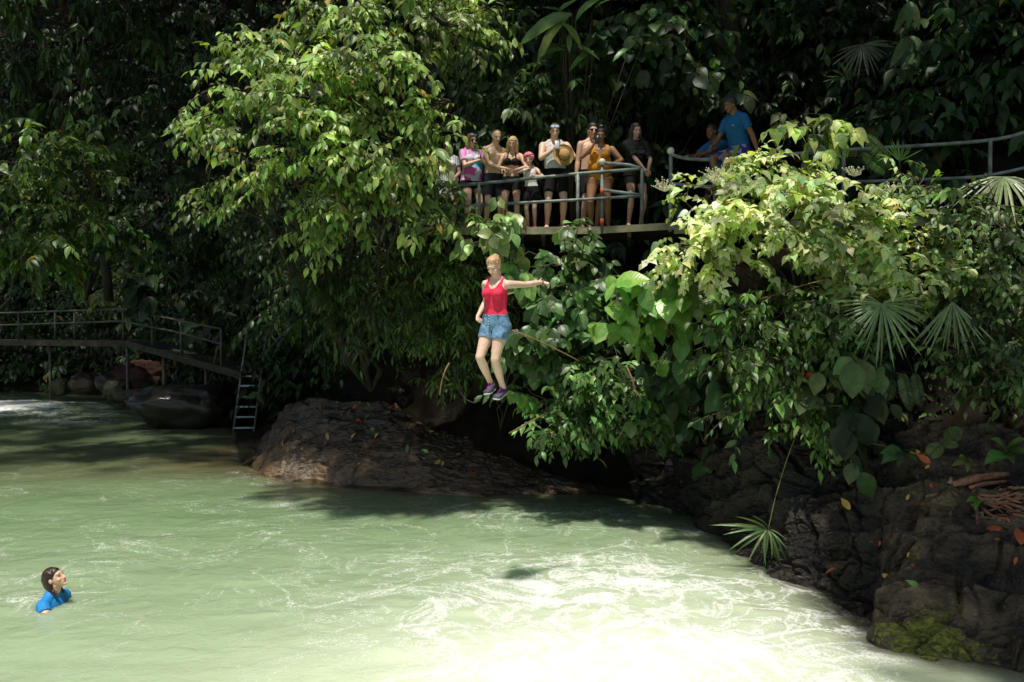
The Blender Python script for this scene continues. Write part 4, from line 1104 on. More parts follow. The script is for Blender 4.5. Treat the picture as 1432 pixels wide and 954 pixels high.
leaf_fan('fingered_plant', 'hanging five fingered leaf near the top right', 'plant', W(1290, 330, 17.4), [(1272, 2, 1262, 30, 15.8), (1272, 2, 1288, 28, 15.8), (1272, 2, 1275, 26, 15.7), (1272, 50, 1252, 78, 16), (1273, 50, 1268, 82, 16), (1274, 50, 1285, 80, 16), (1274, 50, 1297, 70, 16)], T_LONG, M_BROAD, (.1, .17, .06))
leaf_fan('strap_leaf_plant', 'rosette of strap leaves growing at the waterline on the right bank', 'plant', W(1073, 775, 11.1),
         [(1072, 742, 1028, 722, 11), (1072, 742, 1050, 724, 11.1), (1074, 742, 1098, 778, 10.8), (1074, 742, 1086, 764, 10.8), (1074, 742, 1088, 734, 11.1), (1072, 742, 1052, 764, 10.8), (1072, 742, 1062, 772, 10.8), (1074, 742, 1096, 752, 10.9), (1072, 742, 1036, 742, 10.9), (1072, 742, 1040, 730, 11), (1074, 742, 1092, 788, 10.8), (1073, 742, 1076, 776, 10.8), (1074, 742, 1104, 764, 10.9), (1072, 742, 1044, 754, 10.9), (1074, 742, 1080, 722, 11.1), (1072, 742, 1062, 718, 11.1)], T_STRAP, M_GLOSS, (.1, .15, .05), r=.008)
def fern(label, base, fronds, col=(.08, .13, .04), group=None, seed=1):
    rng = np.random.default_rng(seed)
    o = thing('fern', label, 'fern', base, group)
    L = Leaves(); mb = MB()
    for (u0, v0, u1, v1, d, wd) in fronds:
        a, b = W(u0, v0, d), W(u1, v1, d - .15)
        n = 22; t = np.linspace(.06, 1, n)
        ax = nrm(b - a); ln = np.linalg.norm(b - a)
        P = a + (b - a) * t[:, None] + np.array([0, 0, 1.0]) * (.18 * ln * t * (1 - t))[:, None]
        mb.add(*tube(np.concatenate([np.array([base]), P]) if np.linalg.norm(a - base) < .6 else P, .004, 4, False))
        nn = nrm(np.array([0, -.9, .5])); sd = nrm(np.cross(ax, nn))
        for sgn in (1, -1):
            L.add(P, np.repeat((sd * sgn + .45 * ax)[None], n, 0) - np.array([0, 0, .2]), np.repeat(nn[None], n, 0) + .15 * rng.normal(size=(n, 3)), wd * np.sin(np.pi * np.clip(t * .85 + .15, 0, 1)) ** .7 + .01, tint_of(rng, n, col, .15))
    L.put('fronds', T_PINN, M_LEAF, o); mb.put('stems', M_TWIG, o)
    return o
fern('narrow hanging fern frond left of the two palm leaves low on the right bank', W(1262, 520, 11), [(1262, 520, 1274, 575, 10.6, .11), (1280, 520, 1288, 570, 10.7, .1), (1250, 530, 1240, 560, 10.8, .09)], seed=2)
fern('small bright fern growing on the bank above the driftwood', W(1318, 622, 10.2), [(1318, 620, 1300, 638, 10, .1), (1320, 616, 1345, 602, 10, .09), (1320, 616, 1338, 625, 9.9, .07)], (.12, .17, .05), seed=3)
fern('long fern frond at the right edge above the railing foot', W(1432, 330, 11.6), [(1440, 306, 1362, 302, 11.2, .1), (1440, 330, 1385, 345, 11.2, .1)], (.1, .17, .05), seed=4)
fern('ginger like comb frond behind the shoots at the right railing', W(1235, 330, 13), [(1250, 232, 1208, 188, 12.4, .16), (1240, 240, 1205, 216, 12.4, .14)], (.16, .28, .06), seed=5)
for i, (lab, u, v, d, ls, col) in enumerate((
        ('small five leaved seedling on the dark bank below the hanging palm', 1262, 640, 10.6, [(1262, 632, 1240, 626, 10.5), (1264, 634, 1284, 640, 10.4), (1262, 632, 1258, 645, 10.4), (1266, 630, 1280, 626, 10.5), (1254, 634, 1238, 640, 10.4)], (.08, .14, .05)),
        ('bright green young plant at the right edge above the driftwood', 1406, 640, 10, [(1405, 630, 1398, 608, 9.9), (1405, 632, 1428, 618, 9.8), (1405, 634, 1382, 638, 9.8), (1405, 634, 1420, 642, 9.8), (1407, 628, 1432, 606, 9.8), (1407, 626, 1440, 630, 9.8)], (.12, .21, .05)),
        ('tiny yellow green weed on the bank between the fern and the young plant', 1352, 646, 10.1, [(1352, 642, 1348, 630, 10), (1352, 642, 1362, 640, 10), (1352, 643, 1340, 645, 10), (1352, 643, 1356, 652, 10)], (.16, .2, .06)),
        ('tiny bright leaf tuft growing among the driftwood', 1366, 700, 9.6, [(1366, 698, 1360, 694, 9.5), (1366, 698, 1374, 696, 9.5), (1366, 698, 1368, 704, 9.4)], (.1, .25, .04)))):
    leaf_fan('seedling', lab, 'plant', W(u, v, d), ls, T_OVATE if i < 2 else T_LANCE, M_GLOSS, col, r=.004, seed=50 + i, lift=.05)

# hanging line, red flower, dead twigs
def strand(name, label, cat, pts, r, mat, n=24):
    P = spline([W(*p) for p in pts], n)
    V, F = tube(P, np.linspace(r, r * .7, n), 6)
    return tag(put(name, V, F, mat), label, cat)
M_VINE = simple('vine', (.17, .19, .06), .7, .0, 30, .2)
strand('hanging_vine', 'thin pale vine strung from the dark bush down to the strap leaved plant', 'vine', [(1150, 520, 11.2), (1128, 575, 11.1), (1105, 630, 11), (1086, 690, 11), (1074, 742, 10.95)], .007, M_VINE)
strand('dry_twig', 'dry hooked twig hanging left of the jumper', 'twig', [(628, 508, 12.9), (622, 520, 12.8), (617, 538, 12.8), (615, 553, 12.8)], .014, M_DRY)
strand('dry_twig', 'curved thin root hanging below the jumper over the ledge', 'twig', [(640, 510, 13.6), (641, 535, 13.5), (648, 555, 13.4), (662, 563, 13.3), (672, 560, 13.3)], .009, M_BARK)
strand('dry_twig', 'bare brown stem crossing the leaves right of the jumper shorts', 'twig', [(716, 462, 12.6), (750, 475, 12.6), (785, 492, 12.6), (810, 505, 12.7)], .011, M_DRY)
strand('dry_twig', 'broken straw coloured twig sticking out over the ledge', 'twig', [(712, 606, 12.2), (728, 598, 12.1), (745, 588, 12.1), (760, 580, 12.2)], .012, M_DRY)
strand('dry_twig', 'forked dry vine hanging in front of the glossy bush', 'twig', [(876, 512, 11.3), (884, 530, 11.2), (888, 545, 11.2), (896, 556, 11.2)], .012, M_DRY)
strand('dry_twig', 'thin dead branch slanting in the hollow of the pale bush', 'twig', [(1160, 390, 10.7), (1120, 400, 10.8), (1075, 415, 10.9), (1030, 425, 11)], .009, M_DRY)
strand('dry_twig', 'forked bare twig lying on the dark bank left of the seedling', 'twig', [(1200, 614, 10.7), (1220, 620, 10.6), (1238, 624, 10.6)], .012, M_DRY)
strand('dry_twig', 'short dead twig at the foam edge left of the strap leaved plant', 'twig', [(1002, 728, 12.6), (1010, 720, 12.6), (1015, 716, 12.6)], .014, M_DRY)
M_RED = simple('red_petal', (.55, .02, .012), .5, .0, 30, .2)
fl = thing('red_flower', 'single red flower hanging in the dark bush', 'flower', W(1131, 530, 10.7))
L = Leaves(); rng = np.random.default_rng(8)
for k in range(7):
    a = 2 * math.pi * k / 7
    D = np.array([[math.cos(a), -.5, .8 * math.sin(a)]])
    L.add(W(1131, 524, 10.7)[None], D, np.array([[0, -1.0, .2]]), np.array([.05]), np.array([[.5, .02, .01]]))
V, F, U, C = L.build(T_OVATE); put('petals', V, F, M_RED, fl, uv=U)
stalk(fl, W(1140, 505, 10.9), W(1131, 524, 10.72), .003)

# ------------------------------------------------------------------ litter: fallen leaves and driftwood, laid on the rock by ray
from mathutils.bvhtree import BVHTree
def bvh(o):
    me = o.data
    n = len(me.vertices); v = np.zeros(n * 3); me.vertices.foreach_get('co', v); v = v.reshape(-1, 3) + np.array(o.location)
    return BVHTree.FromPolygons([tuple(q) for q in v], [tuple(p.vertices) for p in me.polygons])
BL, BR = bvh(ledge), bvh(bank)
def lay(t, u, v):
    o = np.array([0, 0, CAMZ]); d = nrm(W(u, v, 10) - o)
    h = t.ray_cast(Vector(o), Vector(d))
    if h[0] is None: return None, None
    n = np.array(h[1]); n = n if n @ d < 0 else -n
    return np.array(h[0]), n
LEAFCOL = {'orange': (.42, .1, .025), 'yellow': (.5, .32, .05), 'green': (.16, .28, .05), 'brown': (.16, .06, .025)}
LEAFMAT = {k: simple('fallen_leaf_' + k, c, .55, .2, 40, .3) for k, c in LEAFCOL.items()}
rng = np.random.default_rng(77)
def fallen(u, v, kind, label, t, size=.13, group=None):
    p, n = lay(t, u, v)
    if p is None: return
    L = Leaves()
    n = nrm(n + .35 * rng.normal(size=3)); d = rng.normal(size=3); d = nrm(d - n * (d @ n) + .2 * n)
    L.add((p + n * .02)[None], d[None], n[None], np.array([size * rng.uniform(.8, 1.25)]), np.array([[.1, .1, .1]]))
    V, F, U, C = L.build(T_OVATE)
    o = put('fallen_leaf', V, F, LEAFMAT[kind], None, uv=U)
    return tag(o, label, 'leaf', group)
LL = {'orange': 'curled orange dead leaf lying on the wet brown rock ledge', 'yellow': 'yellow fallen leaf stuck to the wet brown rock ledge', 'green': 'green fallen leaf lying on the wet brown rock ledge', 'brown': 'red brown dead leaf lying on the wet brown rock ledge'}
for u, v, k in ((550, 570, 'orange'), (553, 573, 'orange'), (557, 571, 'orange'), (546, 575, 'orange'), (548, 568, 'orange'), (498, 588, 'orange'), (495, 585, 'orange'), (487, 582, 'brown'), (475, 577, 'brown'), (492, 572, 'orange'), (460, 588, 'brown'), (435, 577, 'brown'), (438, 578, 'brown'), (413, 601, 'brown'), (409, 600, 'brown'),
                (398, 624, 'orange'), (455, 624, 'brown'), (515, 617, 'brown'), (522, 620, 'brown'), (528, 622, 'brown'), (510, 615, 'brown'), (536, 621, 'brown'), (577, 574, 'brown'), (585, 575, 'orange'), (538, 570, 'brown'), (668, 666, 'orange'), (450, 574, 'brown'), (460, 580, 'brown'),
                (459, 616, 'yellow'), (492, 614, 'yellow'), (530, 606, 'yellow'), (616, 643, 'yellow'), (620, 645, 'yellow'), (527, 548, 'yellow'), (600, 603, 'yellow'), (637, 635, 'yellow'), (500, 541, 'yellow'), (462, 550, 'yellow'),
                (511, 587, 'green'), (518, 600, 'green'), (569, 633, 'green'), (600, 634, 'green'), (552, 636, 'green'), (541, 579, 'green'), (516, 570, 'green'), (423, 626, 'green'), (613, 610, 'green'), (468, 555, 'green')):
    fallen(u, v, k, LL[k], BL, .16, k + ' leaves on the rock ledge')
for u, v, k, lab in ((1189, 714, 'yellow', 'yellow leaf alone on the dark rock face right of the vine'), (1288, 635, 'yellow', 'yellow leaf on the bank right of the seedling'), (1301, 648, 'orange', 'small orange leaf just below the yellow leaf near the seedling'),
                     (1235, 803, 'yellow', 'small yellow leaf in the gully above the mossy rock'), (1171, 797, 'brown', 'brown leaf low on the dark rock near the foam'), (1283, 820, 'green', 'green leaf on the rock just above the moss'),
                     (1402, 738, 'orange', 'orange leaf flat beside the lowest driftwood'), (1400, 740, 'brown', 'curled brown leaf beside the lowest driftwood'), (1427, 765, 'orange', 'big curled orange leaf standing at the right edge of the photo')):
    fallen(u, v, k, lab, BR, .17 if 'big' not in lab else .3)
for k in range(34):
    fallen(rng.uniform(1150, 1425), rng.uniform(625, 800), ('brown', 'orange', 'brown', 'yellow')[k % 4], 'small dead leaf scattered on the dark right hand rock bank', BR, .075, 'scattered litter leaves on the right bank')
M_DRIFT = simple('driftwood', (.27, .125, .07), .7, .7, 35, .5, vscale=12)
M_DRIFT2 = simple('bleached_wood', (.28, .2, .14), .75, .5, 35, .4, vscale=12)
def stick(u0, v0, u1, v1, r, label, mat=M_DRIFT, group=None, knob=False):
    a, na = lay(BR, u0, v0); b, nb = lay(BR, u1, v1)
    if a is None or b is None: return
    a = a + na * r * .8; b = b + nb * r * .8
    P = spline([a, (a * .5 + b * .5) + .06 * np.linalg.norm(b - a) * rng.normal(size=3) + na * r, b], 9)
    V, F = tube(P, r * np.array([.75, .95, 1, 1.05, 1, .9, .95, .8, .55]) * rng.uniform(.9, 1.1, 9), 8)
    m = MB(); m.add(V, F)
    if knob:
        for k in range(3):
            q = P[2 + 2 * k]; m.add(*tube([q, q + .1 * nrm(rng.normal(size=3) + na)], [r * .4, r * .2], 5))
    return tag(m.put('driftwood_stick', mat), label, 'driftwood', group)
stick(1334, 680, 1412, 664, .045, 'thickest dark red driftwood log lying on the right bank', knob=True)
stick(1355, 682, 1410, 674, .028, 'long driftwood pole lying just below the thickest log')
stick(1358, 706, 1367, 734, .018, 'driftwood stick lying alone pointing down the bank left of the pile')
stick(1396, 728, 1440, 738, .02, 'pale thin stick lying below the driftwood pile', M_DRIFT2)
stick(1293, 694, 1313, 690, .02, 'flat brown stick lying left of the driftwood root')
for k, (u0, v0, u1, v1) in enumerate(((1318, 672, 1334, 680), (1325, 668, 1332, 682), (1330, 664, 1328, 678), (1336, 668, 1326, 680))):
    pass
rt = thing('driftwood_root', 'grey forked root end at the left tip of the driftwood pile', 'driftwood', lay(BR, 1330, 680)[0])
m = MB(); c0 = lay(BR, 1330, 678)[0] + np.array([0, 0, .03])
for u, v in ((1314, 672), (1318, 680), (1326, 664), (1334, 664), (1340, 668)):
    e = W(u, v, np.linalg.norm(c0 - np.array([0, 0, CAMZ])) * .985)
    m.add(*tube(spline([c0, (c0 + e) / 2 + .02 * rng.normal(size=3), e], 6), np.linspace(.025, .009, 6), 6))
m.put('root_fork', M_DRIFT2, rt)
for k in range(44):
    u0 = rng.uniform(1360, 1425); v0 = rng.uniform(682, 722); a = rng.uniform(-.7, .7); l = rng.uniform(10, 48)
    stick(u0, v0, u0 + l * math.cos(a), v0 + l * math.sin(a) * .6, rng.uniform(.008, .02), 'broken red brown stick in the loose driftwood pile on the right bank', M_DRIFT if k % 4 else M_DRIFT2, 'loose sticks of the driftwood pile')
# ------------------------------------------------------------------ people
def Rx(a): c, s = math.cos(a), math.sin(a); return np.array([[1, 0, 0], [0, c, -s], [0, s, c]])
def Ry(a): c, s = math.cos(a), math.sin(a); return np.array([[c, 0, s], [0, 1, 0], [-s, 0, c]])
def Rz(a): c, s = math.cos(a), math.sin(a); return np.array([[c, -s, 0], [s, c, 0], [0, 0, 1]])
def ring_loft(C, X, Y, rx, ry, n=18, p=1.0):
    """closed loft of ellipses; ry may be (front, back)"""
    C = np.asarray(C, float); k = len(C)
    a = np.linspace(0, 2 * np.pi, n, endpoint=False)
    ca, sa = np.cos(a), np.sin(a)
    ca = np.sign(ca) * np.abs(ca) ** p; sa_ = np.sign(sa) * np.abs(sa) ** p
    V = []
    for i in range(k):
        f, b = ry[i] if np.ndim(ry[i]) else (ry[i], ry[i])
        yy = np.where(sa < 0, f, b) * sa_
        V.append(C[i] + rx[i] * ca[:, None] * X[i] + yy[:, None] * Y[i])
    V = np.concatenate(V + [C[:1], C[-1:]])
    F = [(i * n + j, i * n + (j + 1) % n, (i + 1) * n + (j + 1) % n, (i + 1) * n + j) for i in range(k - 1) for j in range(n)]
    t = [(k * n, (j + 1) % n, j) for j in range(n)] + [(k * n + 1, (k - 1) * n + j, (k - 1) * n + (j + 1) % n) for j in range(n)]
    return V, [np.array(F), np.array(t)]
def limb(P, r, n=14):
    """tapered limb with round ends"""
    P = np.asarray(P, float); r = np.asarray(r, float)
    a = nrm(P[0] - P[1]); b = nrm(P[-1] - P[-2])
    P = np.concatenate([[P[0] + a * r[0] * .9, P[0] + a * r[0] * .6], P, [P[-1] + b * r[-1] * .6, P[-1] + b * r[-1] * .9]])
    r = np.concatenate([[r[0] * .4, r[0] * .8], r, [r[-1] * .8, r[-1] * .4]])
    return tube(P, r, n)
def remesh(mb, vox, smooth=4, fac=.5):
    V, F = mb.get()
    me = mesh_np('tmp', V, F)
    bm = bmesh.new(); bm.from_mesh(me); bmesh.ops.recalc_face_normals(bm, faces=bm.faces); bm.to_mesh(me); bm.free()
    o = bpy.data.objects.new('tmp', me); COL.objects.link(o)
    md = o.modifiers.new('r', 'REMESH'); md.mode = 'VOXEL'; md.voxel_size = vox
    ms = o.modifiers.new('s', 'SMOOTH'); ms.iterations = smooth; ms.factor = fac
    dg = bpy.context.evaluated_depsgraph_get()
    e = o.evaluated_get(dg)
    m2 = bpy.data.meshes.new_from_object(e)
    nv = len(m2.vertices); v = np.zeros(nv * 3); m2.vertices.foreach_get('co', v)
    nf = len(m2.polygons); q = np.zeros(len(m2.loops), np.int32); m2.loops.foreach_get('vertex_index', q)
    bpy.data.objects.remove(o); bpy.data.meshes.remove(me)
    lt = np.zeros(nf, np.int32); m2.polygons.foreach_get('loop_total', lt)
    bpy.data.meshes.remove(m2)
    assert (lt == 4).all()
    return v.reshape(-1, 3), q.reshape(-1, 4)
def vnormals(V, F):
    n = np.zeros_like(V)
    if F.shape[1] == 4: fn = np.cross(V[F[:, 2]] - V[F[:, 0]], V[F[:, 3]] - V[F[:, 1]])
    else: fn = np.cross(V[F[:, 1]] - V[F[:, 0]], V[F[:, 2]] - V[F[:, 0]])
    for k in range(F.shape[1]): np.add.at(n, F[:, k], fn)
    return nrm(n)
def lap(V, F, it, lam=.5):
    E = np.concatenate([np.stack([F[:, k], F[:, (k + 1) % F.shape[1]]], 1) for k in range(F.shape[1])])
    deg = np.zeros(len(V)); np.add.at(deg, E[:, 0], 1); np.add.at(deg, E[:, 1], 1)
    for _ in range(it):
        s = np.zeros_like(V); np.add.at(s, E[:, 0], V[E[:, 1]]); np.add.at(s, E[:, 1], V[E[:, 0]])
        V = V + lam * (s / np.maximum(deg, 1)[:, None] - V)
    return V
def clip(V, F, N, g, off, loose=0):
    """the part of a surface where g > 0, lifted by off, its rim folded back to the surface"""
    keepf = (g[F] > 0).any(1)
    F = F[keepf]
    used = np.unique(F); mp = np.full(len(V), -1); mp[used] = np.arange(len(used))
    V, N, g, F = V[used], N[used], g[used], mp[F]
    off = np.broadcast_to(off, (len(mp),))[used] if np.ndim(off) else np.full(len(used), off)
    VO = V + N * off[:, None]
    if loose:
        VO = lap(VO, F, loose)
        VO = VO + N * np.maximum(0, off * .8 - ((VO - V) * N).sum(1))[:, None]
    T = np.concatenate([F[:, [0, 1, 2]], F[:, [0, 2, 3]]]) if F.shape[1] == 4 else F
    full = (g[T] > 0).all(1)
    out = [tuple(t) for t in T[full]]
    VO = list(VO); VI = list(V - N * .002); cut = {}
    def mid(a, b):
        k = (min(a, b), max(a, b))
        if k not in cut:
            t = g[a] / (g[a] - g[b]); cut[k] = len(VO)
            VO.append(VO[a] + t * (VO[b] - VO[a])); VI.append(VI[a] + t * (VI[b] - VI[a]))
        return cut[k]
    rim = []
    for t in T[~full]:
        s = [g[i] > 0 for i in t]
        if not any(s): continue
        poly = []
        new = []
        for k in range(3):
            a, b = t[k], t[(k + 1) % 3]
            if s[k]: poly.append(a)
            if s[k] != s[(k + 1) % 3]:
                m = mid(a, b); poly.append(m); new.append((m, s[k]))
        for k in range(1, len(poly) - 1): out.append((poly[0], poly[k], poly[k + 1]))
        if len(new) == 2:
            a = [m for m, sk in new if sk][0]; b = [m for m, sk in new if not sk][0]
            rim.append((b, a))
    VO = np.array(VO); VI = np.array(VI); n = len(VO)
    faces = [np.array(out)]
    if rim:
        R = np.array(rim)
        faces.append(np.stack([R[:, 0], R[:, 1], R[:, 1] + n, R[:, 0] + n], 1))
    A = np.concatenate([VO, VI]); 
    used = np.unique(np.concatenate([f.ravel() for f in faces])); mp = np.full(len(A), -1); mp[used] = np.arange(len(used))
    return A[used], [mp[f] for f in faces]

def skin_mat():
    m, nt, N, L, b = nmat('skin')
    at = N.new('ShaderNodeAttribute'); at.attribute_name = 'tint'
    tc = N.new('ShaderNodeTexCoord'); nz = N.new('ShaderNodeTexNoise'); nz.inputs['Scale'].default_value = 22; nz.inputs['Detail'].default_value = 4
    L.new(tc.outputs['Object'], nz.inputs['Vector'])
    mr = N.new('ShaderNodeMapRange'); mr.inputs['To Min'].default_value = .82; mr.inputs['To Max'].default_value = 1.18; L.new(nz.outputs['Fac'], mr.inputs['Value'])
    mm = N.new('ShaderNodeMix'); mm.data_type = 'RGBA'; mm.blend_type = 'MULTIPLY'; mm.inputs['Factor'].default_value = 1
    cc = N.new('ShaderNodeCombineColor'); [L.new(mr.outputs['Result'], cc.inputs[i]) for i in range(3)]
    L.new(at.outputs['Color'], mm.inputs['A']); L.new(cc.outputs['Color'], mm.inputs['B'])
    L.new(mm.outputs['Result'], b.inputs['Base Color'])
    b.inputs['Roughness'].default_value = .48; b.inputs['Specular IOR Level'].default_value = .4
    b.inputs['Subsurface Weight'].default_value = .12; b.inputs['Subsurface Radius'].default_value = (.02, .008, .004); b.inputs['Subsurface Scale'].default_value = .4
    return m
M_SKIN = skin_mat()
def cloth_mat(name, col, rough=.8, tint=False, fold=.5, fscale=9, bump2=.0):
    m, nt, N, L, b = nmat(name)
    tc = N.new('ShaderNodeTexCoord')
    mp = N.new('ShaderNodeMapping'); mp.inputs['Scale'].default_value = (1.4, 1.4, .6); L.new(tc.outputs['Object'], mp.inputs['Vector'])
    n1 = N.new('ShaderNodeTexNoise'); n1.inputs['Scale'].default_value = fscale; n1.inputs['Detail'].default_value = 3; n1.inputs['Distortion'].default_value = 1.0
    n2 = N.new('ShaderNodeTexNoise'); n2.inputs['Scale'].default_value = 160
    L.new(mp.outputs['Vector'], n1.inputs['Vector']); L.new(tc.outputs['Object'], n2.inputs['Vector'])
    mr = N.new('ShaderNodeMapRange'); mr.inputs['To Min'].default_value = .8; mr.inputs['To Max'].default_value = 1.2; L.new(n1.outputs['Fac'], mr.inputs['Value'])
    mm = N.new('ShaderNodeMix'); mm.data_type = 'RGBA'; mm.blend_type = 'MULTIPLY'; mm.inputs['Factor'].default_value = 1
    cc = N.new('ShaderNodeCombineColor'); [L.new(mr.outputs['Result'], cc.inputs[i]) for i in range(3)]
    if tint:
        at = N.new('ShaderNodeAttribute'); at.attribute_name = 'tint'; L.new(at.outputs['Color'], mm.inputs['A'])
    else: mm.inputs['A'].default_value = (*col, 1)
    L.new(cc.outputs['Color'], mm.inputs['B']); L.new(mm.outputs['Result'], b.inputs['Base Color'])
    b.inputs['Roughness'].default_value = rough; b.inputs['Specular IOR Level'].default_value = .25
    ad = N.new('ShaderNodeMath'); ad.operation = 'MULTIPLY_ADD'; L.new(n2.outputs['Fac'], ad.inputs[0]); ad.inputs[1].default_value = .05; L.new(n1.outputs['Fac'], ad.inputs[2])
    bp = N.new('ShaderNodeBump'); bp.inputs['Strength'].default_value = fold; bp.inputs['Distance'].default_value = .03
    L.new(ad.outputs[0], bp.inputs['Height']); L.new(bp.outputs['Normal'], b.inputs['Normal'])
    return m
def hair_mat(name, col, rough=.45, sc=(60, 60, 6)):
    m, nt, N, L, b = nmat(name)
    tc = N.new('ShaderNodeTexCoord'); mp = N.new('ShaderNodeMapping'); mp.inputs['Scale'].default_value = sc; L.new(tc.outputs['Object'], mp.inputs['Vector'])
    n1 = N.new('ShaderNodeTexNoise'); n1.inputs['Scale'].default_value = 1.6; n1.inputs['Detail'].default_value = 4; n1.inputs['Distortion'].default_value = .4; L.new(mp.outputs['Vector'], n1.inputs['Vector'])
    r = N.new('ShaderNodeValToRGB'); r.color_ramp.elements[0].position = .3; r.color_ramp.elements[1].position = .72
    r.color_ramp.elements[0].color = (*[c * .45 for c in col], 1); r.color_ramp.elements[1].color = (*[min(1, c * 1.35) for c in col], 1)
    L.new(n1.outputs['Fac'], r.inputs['Fac']); L.new(r.outputs['Color'], b.inputs['Base Color']); b.inputs['Roughness'].default_value = rough
    bp = N.new('ShaderNodeBump'); bp.inputs['Strength'].default_value = .7; bp.inputs['Distance'].default_value = .01; L.new(n1.outputs['Fac'], bp.inputs['Height']); L.new(bp.outputs['Normal'], b.inputs['Normal'])
    return m
M_EYE = simple('eye', (.02, .014, .01), .2)
M_EYEW = simple('eye_white', (.3, .26, .23), .4)
M_TINT = cloth_mat('printed_cloth', (1, 1, 1), tint=True)

def ik(a, b, l1, l2, pole):
    d = b - a; L = np.linalg.norm(d); L2 = min(L, (l1 + l2) * .998); u = d / L
    b = a + u * L2
    x = (l1 * l1 - l2 * l2 + L2 * L2) / (2 * L2); h = math.sqrt(max(0, l1 * l1 - x * x))
    p = np.array(pole, float); p = nrm(p - u * (p @ u))
    return a + u * x + p * h, b

